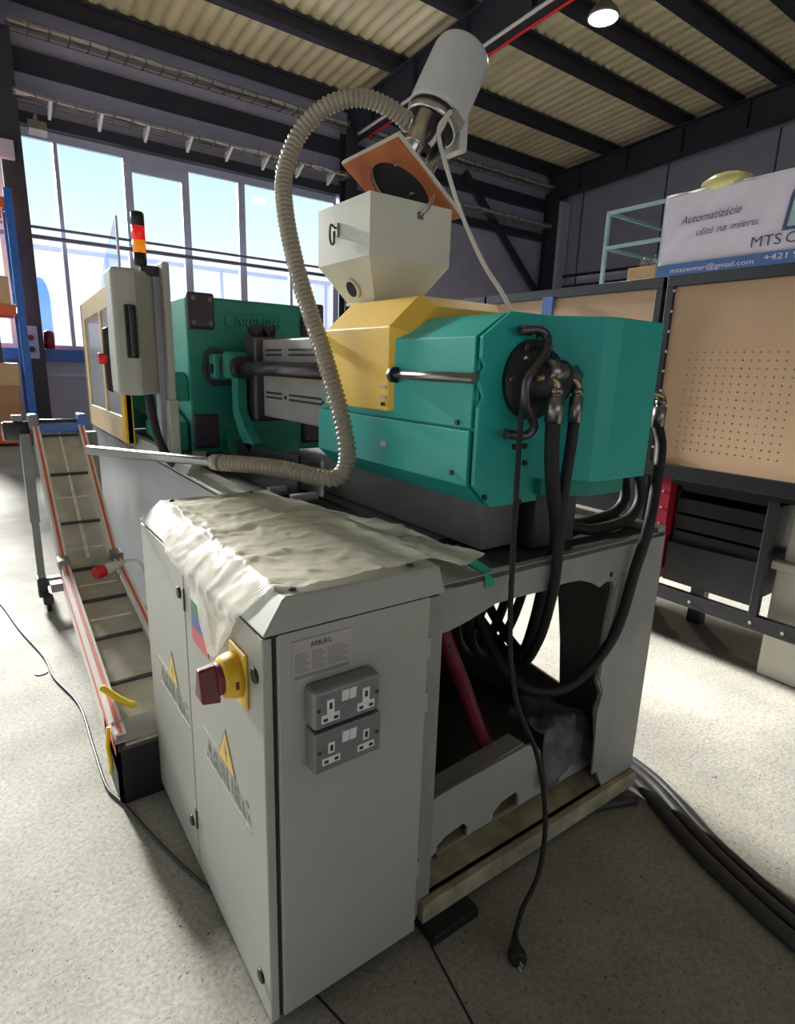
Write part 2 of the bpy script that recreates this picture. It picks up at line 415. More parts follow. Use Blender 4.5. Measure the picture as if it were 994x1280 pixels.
# diagonal bracing in the solid bay
def brace(p0, p1):
    d = Vector(p1)-Vector(p0); n = Vector((-d.z, 0, d.x)).normalized()*0.09
    a, b = Vector(p0), Vector(p1); q = Vector((0, 0.1, 0))
    return MB().hexa([a-n, a-n+q, a+n+q, a+n, b-n, b-n+q, b+n+q, b+n])
struct(brace((10.85, 11.95, 6.55), (14.0, 11.95, 3.85)).build('trim_brace', 'steel_dark'), 'diagonal steel wall brace')
# windows
def window(n, xs, heads, label):
    root = bpy.data.objects.new('window_%d' % n, None); COL.objects.link(root); root.location = (xs[0], YB, SILL); ORI[root.name] = Vector(root.location); struct(root, label)
    MB().box(xs[0], xs[-1], YB+0.02, YB+0.1, HEAD-0.14, HEAD).box(xs[0], xs[-1], YB+0.02, YB+0.1, SILL, SILL+0.08).build('window_frame', 'window_frame', root)
    for i, x in enumerate(xs):
        wdt = 0.035 if i % 4 == 1 else 0.075
        MB().box(x-wdt, x+wdt, YB, YB+0.12, SILL+0.08, HEAD-0.14).build('mullion', 'window_frame', root, bevel=0.01)
    for i in range(len(xs)-1):
        MB().box(xs[i]+0.08, xs[i+1]-0.08, YB+0.055, YB+0.065, SILL+0.08, HEAD-0.14).build('pane', 'glass', root)
        if heads[i]: MB().box(xs[i]+0.05, xs[i+1]-0.05, YB+0.02, YB+0.1, HEAD-0.14-heads[i], HEAD-0.14).build('transom', 'window_frame', root)
window(1, [0.62, 1.3, 2.5, 3.58, 4.76, 5.9, 7.08], [0, 0, .22, 0, 0, 0], 'tall factory window of six bright panes')
window(2, [-6.3, -5.1, -3.9, -2.8, -1.7, -0.6, 0.38], [0, 0, .22, 0, 0, 0], 'tall factory window left of the column')
# pipes across the windows
for z, r in ((3.70, 0.026), (3.54, 0.038)):
    struct(MB().cyl((-8, 12.02, z), (7.1, 12.02, z), r, seg=10).build('trim_pipe', 'pipe_grey'), 'grey pipe running across the windows')
# right wall
XR = 14.8
struct(MB().box(XR, XR+0.15, -9, YB+0.15, 0, 8.6).build('wall_right', 'wall_dark'), 'dark grey gable wall')
for y in (11.2, 8.6, 6.0, 3.4):
    struct(MB().box(XR-0.02, XR, y-0.015, y+0.015, 0, 6.9).build('trim_joint', 'steel_dark'))
for z in (4.35, 4.05):
    struct(MB().cyl((XR-0.1, 11.9, z), (XR-0.1, 3, z), 0.04, seg=8).build('trim_pipe', 'steel_dark'), 'dark pipe along the gable wall')
struct(MB().box(14.38, 14.75, 11.6, 12.1, 0, 6.4).build('trim_corner_post', 'wall_grey'), 'pale grey duct in the wall corner')
# unseen left wall; its opening is shaped to light the machine's left side
struct(MB().plate([(-9, 0), (YB+.15, 0), (YB+.15, 8.6), (-9, 8.6)], [[(1, .5), (11.4, .5), (11.4, 6.0), (1, 6.0)]], 'x', -8.15, -8).build('wall_left', 'wall_grey'), 'unseen grey side wall with a long opening shaped to let in side light')
struct(MB().plate([(-8, 0.0), (XR, 0.0), (XR, 8.8), (-8, 8.8)], [[(-4, .02), (6, .02), (6, 4.0), (-4, 4.0)]], 'y', -9.15, -9).build('wall_front', 'wall_grey'), 'unseen grey wall added behind the camera, doorway sized for the fill light')  # added wall cuts the fill from behind; doorway size sets what remains

# cable trays along the window wall
def tray(z, x0, x1, label, cables, bracket):
    t = thing('cable_tray', (x0, 11.8, z), label, 'cable tray', 'cable trays along the window wall')
    mb = MB()
    for dy in (-0.14, 0.0, 0.14): mb.box(x0, x1, 11.75+dy-0.008, 11.75+dy+0.008, z, z+0.016)
    for dy in (-0.15, 0.15): mb.box(x0, x1, 11.75+dy-0.008, 11.75+dy+0.008, z+0.09, z+0.106)
    x = x0
    while x < x1:
        mb.box(x, x+0.02, 11.59, 11.91, z, z+0.016); mb.box(x, x+0.02, 11.59, 11.606, z, z+0.1); x += 0.3
    mb.build('wire_basket', 'tray', t)
    for k in range(cables):
        pts = [(x0+(x1-x0)*i/18, 11.66+0.05*k+random.uniform(-.02, .02), z+0.05+random.uniform(0, .05)) for i in range(19)]
        MB().tube(pts, 0.016+0.006*random.random(), seg=6, sub=4).build('cable', ('cable_white', 'cable_white', 'maroon', 'rubber_grey')[k % 4], t)
    x = x0+0.5
    while bracket and x < x1-.2:
        MB().prism([(11.56, z+0.02), (11.92, z+0.12), (11.92, z-0.16)], 'x', x, x+0.05).build('bracket', 'cable_white', t)
        x += 0.78
    return t
tray(6.62, 0.7, 7.1, 'upper wire cable tray left of the centre column under the roof', 3, False)
tray(5.60, 0.7, 7.1, 'cable tray with white brackets just above the windows', 4, True)
tray(6.62, 7.5, 14.0, 'upper wire cable tray beside the diagonal brace', 4, False)
tray(5.60, 7.5, 14.0, 'lower cable tray crossing the diagonal brace', 3, False)
# electrical boxes on the left column
t = thing('switch_box', (0.45, 11.68, 1.75), 'grey switch box with two dark buttons on the left column', 'switch box')
MB().box(0.44, 0.66, 11.6, 11.69, 1.42, 1.98).build('housing', 'wall_grey', t, bevel=0.01)
for z in (1.58, 1.78): MB().cyl((0.55, 11.6, z), (0.55, 11.57, z), 0.05).build('button', 'maroon' if z > 1.7 else 'black_plastic', t)
tag(MB().box(0.36, 0.62, 11.55, 11.69, 4.62, 4.9).build('junction_box', 'wall_grey', bevel=0.01), 'small grey junction box high on the left column', 'junction box')
t = thing('floodlight', (1.0, 11.7, 5.2), 'small grey floodlight above the first window pane', 'floodlight')
MB().prism([(11.45, 5.12), (11.6, 5.05), (11.68, 5.2), (11.53, 5.27)], 'x', 0.85, 1.12).build('housing', 'tray', t); MB().box(0.96, 1.0, 11.6, 12.0, 5.34, 5.38).box(0.96, 1.0, 11.58, 11.64, 5.2, 5.38).build('bracket', 'tray', t)
# red and white cable run along the rafter
def rafter_run(dx, r, m, lab, cat, nm, dz):
    pts = [(7.35+dx, y, roofz(y)-0.99+dz+0.012*math.sin(y*3)) for y in (11.5, 10, 8.5, 7, 5.5, 4, 2)]
    return tag(MB().tube(pts, r, seg=8, sub=5).build(nm, m), lab, cat)
rafter_run(-0.12, 0.03, 'cable_white', 'white cable running along the centre rafter', 'cable', 'rafter_cable', 0)
rafter_run(0.13, 0.026, 'red', 'red cable running along the centre rafter edge', 'cable', 'rafter_cable', 0)
# high-bay lamp
def highbay(x, y, label):
    t = thing('ceiling_lamp', (x, y, 6.6), label, 'lamp')
    LP = Vector((x, y, 6.66))
    MB().lathe(LP, (0, 0, 1), [(0, .23), (.02, .24), (.1, .2), (.2, .1), (.26, .06)]).build('reflector', 'tray', t)
    MB().lathe(LP-Vector((0, 0, .012)), (0, 0, 1), [(0, .2), (.01, .21)]).build('glowing_disc', 'lamp_glow', t)
    MB().cyl(LP+Vector((0, 0, .25)), (LP.x, LP.y, roofz(LP.y)-.02), .012, seg=8).build('hanger', 'steel_dark', t)
    pl = bpy.data.lights.new('lamp_light', 'SPOT'); pl.energy = 300; pl.spot_size = math.radians(150); pl.spot_blend = 0.6; pl.shadow_soft_size = 0.2; pl.color = (1, 0.90, 0.74)
    po = bpy.data.objects.new('lamp_light', pl); COL.objects.link(po); po.location = LP-Vector((0, 0, 0.06))
highbay(7.95, 5.7, 'lit round high-bay lamp under the roof')

# outside: white building
t = thing('outside_building', (4, 30, 0), 'pale white building seen through the windows', 'building')
MB().box(-30, 60, 30, 38, -0.02, 5.95).build('facade', 'outside_white', t)
MB().box(-30, 60, 29.9, 38.1, 5.95, 6.12).build('roof_edge', 'window_frame', t)
MB().prism([(2.15+0.33*(1-math.cos(math.pi*k/8)), 3.9+0.9*math.sin(math.pi*k/8)) for k in range(9)]+[(2.81, 1.2), (2.15, 1.2)], 'y', 29.88, 30).build('blue_panel', 'outside_blue', t)
for x in (8.0, 14.0, 18): MB().box(x, x+2.6, 29.9, 30, 2.2, 3.4).build('blue_window', 'outside_blue', t)
for x in (5.2, 10.5, 16.5): MB().box(x, x+0.1, 29.9, 30, 0, 5.9).build('panel_joint', 'window_frame', t)
tag(MB().lathe((0.86, 11.98, 1.60), (0.05, 0, 1), [(0, .06), (.02, .09), (.2, .09), (.3, .085), (.33, .05)], 16).build('hanging_tag', 'red_side'), 'small red hanging tag beside the left column', 'tag')

# ================================================================== PALLET RACK
t = thing('pallet_rack', (0.3, 10.9, 0), 'blue and orange pallet rack at the left edge', 'rack')
for yy in (10.6, 11.4):
    MB().box(0.33, 0.44, yy-0.04, yy+0.04, 0, 3.95).build('upright', 'rack_blue', t, bevel=0.008)
mb = MB()
for k in range(5):
    a, b = (10.6, 0.3+k*0.72), (11.4, 0.3+k*0.72+0.6)
    if k % 2: a, b = (a[0], b[1]), (b[0], a[1])
    mb.cyl((0.37, a[0], a[1]), (0.37, b[0], b[1]), 0.02, seg=6)
mb.build('lattice', 'rack_blue', t)
for z in (0.12, 2.15, 3.72):
    for yy in (10.58, 11.42): MB().box(-2.3, 0.32, yy-0.03, yy+0.03, z-0.07, z+0.08).build('beam', 'rack_orange', t, bevel=0.008)
    for k in range(5): MB().box(-2.2+k*0.52, -1.75+k*0.52, 10.6, 11.4, z+0.08, z+0.1).build('shelf_board', 'carton_light', t)
for (x0, x1, z0, h, m, lab) in ((-0.52, 0.26, 2.25, 0.42, 'carton_light', 'pale carton on the middle shelf of the pallet rack'),
                               (-0.40, 0.12, 2.67, 0.30, 'carton', 'small brown carton topmost on the middle rack shelf'),
                               (-0.45, 0.24, 0.22, 0.42, 'carton', 'brown carton on the bottom beam of the pallet rack'),
                               (-0.45, 0.22, 0.64, 0.34, 'carton', 'brown carton second from the bottom in the rack'),
                               (-0.50, 0.26, 0.98, 0.36, 'carton_light', 'pale carton topmost in the lower rack stack'),
                               (-0.55, 0.06, 1.34, 0.72, 'rubber_grey', 'tall dark box standing on the lower rack stack'),
                               (-0.8, 0.1, 3.82, 0.5, 'carton', 'brown carton on the top beam of the pallet rack')):
    c = thing('carton', ((x0+x1)/2, 10.95, z0), lab, 'box', 'cartons on the pallet rack')
    MB().box(x0, x1, 10.62, 11.3, z0, z0+h).build('carton_body', m, c, bevel=0.006)
    MB().box(x0, x1, 10.93, 10.99, z0+h, z0+h+0.003).build('tape', 'carton_light', c)

# ================================================================== MOULDING MACHINE
mach = thing('moulding_machine', (0.85, 1.6, 0), 'green, yellow and grey injection moulding machine in the middle', 'machine')
# --- base
outer = [(.405, .04), (1.375, .04), (1.375, .965), (.405, .965)]
hole = [(.447, .088), (.444, .845), (.469, .846), (.527, .857), (.617, .882), (.72, .882), (.808, .878), (.884, .884), (.955, .879), (1.018, .857), (1.05, .838), (1.08, .85), (1.113, .846), (1.124, .819),
        (1.119, .776), (1.106, .681), (1.101, .51), (1.112, .49), (1.127, .466), (1.124, .43), (1.112, .405), (1.16, .16), (1.20, .088)]
front = MB().plate(outer, [hole], 'y', .03, .042).build('front_frame', 'frame_grey', mach)
MB().prism([(1.13, .165), (1.115, .40), (1.13, .47), (1.105, .52), (1.112, .69), (1.128, .82), (1.165, .86), (1.175, .86), (1.175, .165)], 'y', .026, .032).build('leg_rib', 'frame_grey', front)
for x, z in ((.47, .80), (1.10, .87), (1.14, .79), (.46, .20)): MB().cyl((x, .028, z), (x, .031, z), .008, seg=12).build('bolt_hole', 'slot_dark', front)
post = MB().box(.383, .405, .03, .16, .03, .955).build('corner_post', 'frame_grey', mach)
for z in (.80, .66, .18): MB().box(.372, .40, .018, .03, z, z+.05).build('hinge_tab', 'label_silver', post)
MB().box(.41, 1.37, .006, .03, .03, .088).build('base_rail', 'rail_dirty', mach, bevel=.004)
MB().box(.41, 1.37, .03, .17, .078, .088).build('rail_top', 'rail_dirty', mach)
# side panels with cut-out
hy = [(.36, .26), (.38, .44), (.41, .615), (.47, .64), (.62, .60), (.80, .46), (.84, .37), (.70, .30), (.60, .285)]
MB().plate([(.042, .03), (3.9, .03), (3.9, .965), (.042, .965)], [hy], 'x', 1.36, 1.372).build('side_panel', 'frame_grey', mach)
MB().plate([(.96, .03), (3.9, .03), (3.9, .975), (.96, .975)], [], 'x', .300, .312).build('side_panel', 'side_lavender', mach)
MB().box(.30, .42, .97, 3.9, .965, .985).build('side_ledge', 'cabinet_grey', mach, bevel=.004)
MB().prism([(.30, .985), (.33, 1.03), (.36, 1.03), (.36, .985)], 'y', 1.55, 3.9).build('side_curb', 'cabinet_grey', mach)
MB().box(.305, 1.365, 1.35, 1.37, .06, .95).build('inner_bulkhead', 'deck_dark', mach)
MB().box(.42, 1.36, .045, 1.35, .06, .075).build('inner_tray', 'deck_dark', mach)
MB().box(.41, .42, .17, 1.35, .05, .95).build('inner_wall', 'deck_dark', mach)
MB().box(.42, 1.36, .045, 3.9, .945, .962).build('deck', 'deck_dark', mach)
MB().box(1.33, 1.372, .03, 3.9, .962, .985).build('deck_lip', 'frame_grey', mach, bevel=.003)
MB().box(.40, 1.372, .03, .052, .952, .968).build('deck_front_lip', 'frame_grey', mach)
MB().box(.43, .62, .055, .30, .962, .966).build('deck_plate', 'frame_grey', mach)
# notched lower panel
lp = [(.50, .075), (.50, .27), (.54, .285), (.90, .305), (.945, .295), (.975, .255), (1.0, .20), (1.05, .12), (1.05, .075)]
def arch(x0, x1, z): return [(x0, .09), (x0+.004, .08+(z-.08)*.55), (x0+(x1-x0)*.3, z-.01), (x1-(x1-x0)*.15, z), (x1, z-.02), (x1, .09)]
MB().plate([(.50, .088), (.50, .27), (.54, .285), (.90, .305), (.945, .295), (.975, .255), (1.0, .20), (1.30, .19), (1.30, .088)],
           [arch(.545, .665, .142), arch(.77, .885, .15), arch(1.0, 1.09, .16)], 'y', .12, .132).build('lower_panel', 'cabinet_grey', mach, bevel=.002)
MB().hexa([(.50, .132, .27), (.90, .132, .305), (.90, .20, .30), (.50, .20, .265), (.50, .132, .275), (.90, .132, .31), (.90, .20, .305), (.50, .20, .27)]).build('panel_ledge', 'cabinet_grey', mach)
for x, y in ((.50, .02), (1.26, .30), (.38, 3.7), (1.3, 3.7), (1.3, 1.9)): MB().box(x-.09, x+.07, y-.06, y+.07, 0, .03).build('foot_pad', 'rubber', mach, bevel=.004)
MB().box(.74, .83, .60, .66, .42, .47).build('valve_block', 'label_silver', mach)
MB().tube([(.62, .28, .90), (.64, .27, .76), (.66, .25, .66), (.73, .24, .50), (.79, .22, .34), (.88, .24, .20), (.98, .30, .12)], .025, seg=12).build('coolant_hose', 'red_hose', mach)
# --- injection unit, teal
sec = lambda k=0.0: [(.66+k, 1.11+k), (.60+k, 1.165+k), (.60+k, 1.528-k), (.695+k, 1.589-k), (1.0-k, 1.589-k), (1.06-k, 1.53-k), (1.06-k, 1.165+k), (1.02-k, 1.11+k)]
def at_y(s_, y): return [(x, y, z) for x, z in s_]
inj = MB().loft([at_y(sec(.012), .14), at_y(sec(.012), .92)]).build('injection_housing', 'teal', mach, bevel=.003)
MB().loft([[(.60, y, 1.308), (.60, y, 1.528), (.695, y, 1.589), (1.0, y, 1.589), (1.0, y, 1.577), (.70, y, 1.577), (.612, y, 1.522), (.612, y, 1.308)] for y in (.145, .50)]).build('upper_cover', 'teal', inj, bevel=.002)
MB().loft([[(.596, y, 1.302), (.596, y, 1.163), (.657, y, 1.108), (.68, y, 1.108), (.68, y, 1.12), (.664, y, 1.12), (.608, y, 1.17), (.608, y, 1.302)] for y in (.145, .93)]).build('lower_cover', 'teal', inj, bevel=.002)
ep = [(.665, 1.105), (.603, 1.165), (.603, 1.36), (.618, 1.385), (.598, 1.425), (.618, 1.46), (.603, 1.48), (.603, 1.528), (.695, 1.592), (1.0, 1.592), (1.062, 1.53), (1.075, 1.30), (1.075, 1.125), (1.02, 1.105)]
end = MB().prism(ep, 'y', .122, .134).build('end_plate', 'teal', inj, bevel=.002)
for x, z in ((.64, 1.135), (.76, 1.545), (.735, 1.26), (.775, 1.26), (.78, 1.215), (1.03, 1.145), (.77, 1.11), (.79, 1.54)):
    MB().cyl((x, .122, z), (x, .116, z), .0075, seg=12).build('screw', 'black_plastic', inj)
for y, z in ((.19, 1.32), (.2, 1.19)): MB().cyl((.598, y, z), (.592, y, z), .007, seg=12).build('screw', 'black_plastic', inj)
MB().box(.593, .597, .50, .53, 1.22, 1.235).build('clip', 'label_silver', inj)
MB().prism([(.80, .122), (.915, .012), (.968, 0.0), (1.155, 0.0), (1.165, .05), (1.165, .62), (.80, .62)], 'z', 1.17, 1.59).build('motor_cover', 'teal', mach, bevel=.004)
MB().prism([(.83, .10), (.94, .03), (1.10, .03), (1.10, .5), (.83, .5)], 'z', 1.125, 1.17).build('cover_skirt', 'platen_green', mach)
MB().box(.68, .82, .16, 1.05, .975, 1.115).build('slide_block', 'block_grey', mach, bevel=.004)
MB().box(.84, 1.02, .12, 1.05, .965, 1.12).build('slide_block', 'deck_dark', mach, bevel=.004)
MB().box(.62, 1.06, .3, 1.7, .962, .975).build('slide_rail', 'steel', mach)
# yellow cover
yr = lambda k: [(.588+k, 1.325+k*.4), (.588+k, 1.563-k*.4), (.69+k*.6, 1.655-k*.7), (1.0-k*.6, 1.655-k*.7), (1.075-k, 1.565-k*.4), (1.075-k, 1.325+k*.4)]
yc = MB().loft([at_y(yr(.045), .44), at_y(yr(0), .49), at_y(yr(0), .86), at_y(yr(.06), .93)]).build('throat_cover', 'yellow', mach, bevel=.003)
for y, z in ((.515, 1.395), (.515, 1.365)): MB().box(.583, .589, y-.018, y+.012, z-.004, z+.004).build('slot', 'label_silver', yc)
for p in ((.586, .51, 1.345), (.70, .47, 1.60)): MB().cyl(p, (p[0]-.006, p[1]-.004, p[2]), .006, seg=10).build('screw', 'black_plastic', yc)
MB().prism([(.87, 1.545), (.90, 1.56), (.90, 1.52)], 'x', .565, .60).build('corner_cap', 'black_plastic', yc)
MB().cyl((.592, .13, 1.43), (.592, .49, 1.43), .0125, seg=16).build('guide_rod', 'steel', mach)
MB().cyl((.592, .455, 1.43), (.592, .475, 1.43), .022, seg=16).build('rod_bushing', 'black_plastic', mach)
# hydraulic motor and fittings at the end plate
mo = MB().lathe((.775, .122, 1.43), (0, -1, 0), [(0, .10), (.018, .10), (.02, .085), (.05, .075), (.055, .055), (.10, .05), (.105, .03)], 28).build('hydraulic_motor', 'black_plastic', mach)
MB().cyl((.735, .04, 1.455), (.79, .035, 1.45), .026, seg=16).build('port', 'steel', mo)
MB().cyl((.80, .05, 1.44), (.86, .05, 1.44), .03, seg=6).build('nut', 'steel', mo)
for k in range(6):
    a = k*math.pi/3; MB().cyl((.775+.09*math.cos(a), .104, 1.43+.09*math.sin(a)), (.775+.09*math.cos(a), .096, 1.43+.09*math.sin(a)), .008, seg=6).build('bolt', 'steel', mo)
MB().tube([(.70, .10, 1.545), (.745, .085, 1.55), (.77, .075, 1.535), (.755, .06, 1.50), (.71, .045, 1.465), (.675, .04, 1.43), (.68, .045, 1.38), (.715, .055, 1.345), (.735, .06, 1.315), (.715, .07, 1.295), (.66, .085, 1.30)], .0115, seg=10).build('bent_pipe', 'dark_rod', mach)
def hyd(pts, r, fit, lab=None):
    h = MB().tube(pts, r, seg=12, sub=8).build('hydraulic_hose', 'rubber', mach)
    p = Vector(pts[0])
    if fit:
        MB().lathe(p+Vector((0, 0, -.005)), (0, 0, 1), [(0, r*1.2), (.062, r*1.2), (.064, r*.8), (.070, r*.8), (.071, r*1.02), (.083, r*1.02), (.085, r*.6)], 16).build('ferrule', 'steel', h)
        MB().tube([p+Vector((0, 0, .07)), p+Vector((0, 0, .088)), p+Vector((fit[0]*.3, fit[1]*.3, .1)), p+Vector((fit[0], fit[1], .1))], r*.62, seg=10, sub=5).build('elbow', 'brass', h)
    return h
hyd([(.757, .02, 1.335), (.764, .02, 1.25), (.78, .02, 1.17), (.83, .035, 1.05), (.86, .06, .965), (.885, .10, .86), (.93, .16, .70), (.99, .24, .56), (1.05, .34, .52), (1.08, .5, .6), (1.05, .6, .8)], .0185, (-.04, .03))
hyd([(.838, .02, 1.335), (.834, .02, 1.25), (.825, .02, 1.15), (.82, .015, 1.05), (.815, .01, .95), (.82, .02, .86), (.86, .08, .70), (.93, .2, .55), (.97, .35, .56), (.95, .48, .68), (.93, .5, .88)], .0145, (-.05, .03))
MB().box(.775, .845, .035, .065, 1.42, 1.45).build('manifold', 'brass', mach, bevel=.004)
hyd([(1.345, .09, 1.30), (1.33, .06, 1.23), (1.26, .02, 1.10), (1.205, -.005, 1.0), (1.175, .0, .88), (1.13, .015, .665), (1.012, .06, .518), (.899, .12, .505), (.855, .2, .553), (.858, .3, .634), (.87, .4, .78), (.88, .45, .92)], .0165, (-.19, .08))
hyd([(1.13, .36, 1.22), (1.28, .30, 1.22), (1.375, .24, 1.16), (1.39, .2, 1.06), (1.348, .2, 1.0), (1.224, .2, .985), (1.106, .2, .99), (1.02, .22, 1.06), (.97, .25, 1.13)], .0175, None)
hyd([(1.13, .26, 1.22), (1.28, .21, 1.22), (1.375, .17, 1.16), (1.385, .14, 1.06), (1.33, .13, 1.0), (1.226, .12, .985), (1.10, .13, .985), (1.0, .16, 1.02), (.95, .2, 1.13)], .0175, None)
for q, (yy, zz, rr) in enumerate(((.40, .55, .017), (.50, .50, .018), (.62, .47, .016), (.72, .52, .017))):
    MB().tube([(.80+q*.03, yy-.1, .93), (.83+q*.03, yy-.06, zz+.1), (.95+q*.04, yy, zz-.06), (1.10+q*.03, yy+.02, zz-.02), (1.22+q*.02, yy+.05, zz+.18), (1.25, yy+.1, .93)], rr, seg=10).build('hydraulic_hose', 'rubber', mach)
# --- barrel guard, rods, platen
bgd = MB().box(.70, .96, 1.02, 1.66, 1.215, 1.555).build('barrel_guard', 'guard_box', mach, bevel=.006)
for y0, y1 in ((1.46, 1.62), (1.10, 1.38)):
    for z in (1.505, 1.485, 1.32, 1.30):
        MB().box(.696, .701, y0, y1, z, z+.008).build('vent_slot', 'slot_dark', bgd)
for y in (1.42, 1.08): MB().cyl((.70, y, 1.312), (.694, y, 1.312), .008, seg=10).build('screw', 'black_plastic', bgd)
MB().box(.66, .97, 1.66, 1.80, 1.19, 1.57).build('guard_hood', 'dark_rod', mach, bevel=.01)
for k in (0, 1): MB().hexa([(.69+k*.06, 1.70, 1.565), (.72+k*.06, 1.70, 1.565), (.72+k*.06, 1.76, 1.565), (.69+k*.06, 1.76, 1.565), (.665+k*.06, 1.70, 1.61), (.715+k*.06, 1.68, 1.625), (.715+k*.06, 1.75, 1.625), (.665+k*.06, 1.76, 1.61)]).build('cable_plug', 'black_plastic', mach)
rod = MB().cyl((.62, .88, 1.43), (.62, 1.72, 1.43), .03, seg=20).build('traverse_cylinder', 'dark_rod', mach)
MB().lathe((.62, 1.68, 1.43), (0, 1, 0), [(0, .05), (.05, .052), (.06, .04)], 20).build('gland', 'black_plastic', rod)
MB().box(.57, .67, 1.74, 1.83, 1.38, 1.50).build('clevis', 'platen_green', mach, bevel=.012)
MB().box(.545, .64, 1.86, 1.95, 1.37, 1.49).build('clevis', 'platen_green', mach, bevel=.015)
MB().cyl((.545, 1.90, 1.42), (.535, 1.90, 1.42), .022, seg=14).build('clevis_pin', 'black_plastic', mach)
MB().box(.57, .63, 1.82, 1.87, 1.40, 1.46).build('clevis_link', 'black_plastic', mach)
MB().prism([(.52, 1.43), (.535, 1.37), (.56, 1.34), (.66, 1.34), (.68, 1.43), (.66, 1.50), (.56, 1.52), (.535, 1.49)], 'y', 1.95, 1.975).build('flange', 'plate_purple', mach, bevel=.004)
MB().prism([(1.73, 1.40), (1.80, 1.40), (1.80, 1.22), (1.72, 1.12), (1.60, 1.05), (1.56, 1.10), (1.66, 1.17), (1.73, 1.24)], 'x', .60, .65).build('support_arm', 'platen_green', mach, bevel=.006)
plat = MB().box(.46, 1.18, 1.98, 2.32, 1.0, 1.75).build('platen', 'platen_green', mach, bevel=.012)
MB().prism([(1.98, 1.0), (1.9, 1.0), (1.98, 1.12)], 'x', .62, 1.0).build('gusset', 'platen_green', plat)
for x0, z0 in ((.462, 1.60), (.462, 1.035), (1.05, 1.60), (1.05, 1.035)):
    cp = MB().box(x0, x0+.128, 1.955, 1.985, z0, z0+.165).build('corner_plate', 'plate_purple', plat, bevel=.012)
    for dx in (.025, .103):
        for dz in (.028, .137): MB().cyl((x0+dx, 1.955, z0+dz), (x0+dx, 1.948, z0+dz), .011, seg=10).build('bolt', 'dark_rod', cp)
text('ARBURG', .062, (.69, 1.978, 1.625), (1, 0, 0), (0, 0, 1), 'platen_green', 'cast_lettering', plat, depth=.011, width=.24)
MB().box(.645, .95, 1.972, 1.98, 1.598, 1.61).box(.645, .95, 1.972, 1.98, 1.685, 1.692).build('cast_rib', 'platen_green', plat)
MB().cyl((.665, 1.98, 1.648), (.665, 1.968, 1.648), .026, seg=16).build('cast_emblem', 'platen_green', plat)
for x in (.53, 1.11):
    for z in (1.12, 1.68): MB().cyl((x, 2.3, z), (x, 3.4, z), .04, seg=16).build('tie_bar', 'steel', mach)
MB().box(.46, 1.18, 3.3, 3.6, 1.0, 1.75).build('rear_platen', 'platen_green', mach, bevel=.012)
MB().box(.47, 1.16, 2.7, 2.95, 1.03, 1.72).build('moving_platen', 'platen_green', mach, bevel=.012)
MB().prism([(2.0, 1.02), (2.55, 1.05), (2.55, 1.12), (2.2, 1.22), (2.0, 1.16)], 'x', .37, .45).build('side_casting', 'platen_green', mach, bevel=.01)
MB().prism([(2.0, 1.26), (2.22, 1.33), (2.05, 1.40), (2.0, 1.36)], 'x', .38, .46).build('side_lug', 'platen_green', mach, bevel=.006)
MB().box(.455, .52, 1.965, 1.98, .985, 1.02).build('label', 'label_silver', mach)
# black cable channels behind the hose
MB().prism([(1.72, .965), (1.78, 1.09), (1.1, 1.11), (1.1, .965)], 'x', .60, .61).build('cable_channel', 'bench_black', mach)
MB().prism([(1.72, .965), (1.75, 1.05), (.95, 1.07), (.95, .965)], 'x', .52, .53).build('cable_channel', 'bench_black', mach)
for k in range(7):
    x, y = .43+.02*(k % 4), .78+.05*k
    MB().box(x, x+.10, y, y+.03, .962, .985+.012*(k % 3)).build('chain_link', ('steel', 'dark_rod', 'label_silver')[k % 3], mach, bevel=.003)
# --- control panel, post, signal tower
cp = MB().prism([(.115, 1.81), (.205, 1.79), (.305, 1.885), (.27, 1.96), (.12, 1.98)], 'z', 1.30, 1.815).build('control_panel', 'cabinet_grey', mach, bevel=.014)
MB().tube([(.178, 1.795, 1.66), (.178, 1.77, 1.655), (.178, 1.768, 1.60), (.178, 1.768, 1.52), (.178, 1.77, 1.47), (.178, 1.795, 1.465)], .011, seg=8, sub=4).build('handle', 'black_plastic', cp)
MB().box(.155, .200, 1.784, 1.80, 1.455, 1.67).build('handle_recess', 'slot_dark', cp, bevel=.004)
MB().box(.2055, .2085, 1.785, 1.795, 1.32, 1.80).build('seam', 'frame_grey', cp)
post = MB().box(.318, .348, 1.80, 1.90, 1.02, 1.855).build('panel_post', 'cabinet_grey', mach, bevel=.005)
MB().box(.292, .318, 1.86, 1.93, 1.0, 1.80).build('post_plate', 'side_lavender', post)
MB().box(.310, .352, 1.79, 1.91, .985, 1.28).build('post_sleeve', 'cabinet_grey', post, bevel=.004)
MB().tube([(.245, 1.86, 1.30), (.25, 1.85, 1.22), (.262, 1.83, 1.12), (.29, 1.80, 1.03), (.32, 1.76, .985)], .02, seg=10).build('panel_cable', 'rubber', cp)
tw = MB().lathe((.247, 1.86, 1.835), (0, 0, 1), [(0, .022), (.01, .026), (.05, .026)], 20).build('signal_tower', 'black_plastic', mach)
MB().lathe((.247, 1.86, 1.885), (0, 0, 1), [(0, .026), (.05, .026)], 20).build('amber_lens', 'tower_amber', tw)
MB().lathe((.247, 1.86, 1.935), (0, 0, 1), [(0, .026), (.055, .026)], 20).build('red_lens', 'tower_red', tw)
MB().lathe((.247, 1.86, 1.99), (0, 0, 1), [(0, .026), (.05, .026), (.055, .02)], 20).build('cap', 'black_plastic', tw)
MB().box(.245, .32, 1.85, 1.90, 1.80, 1.84).build('tower_bracket', 'black_plastic', tw, bevel=.004)
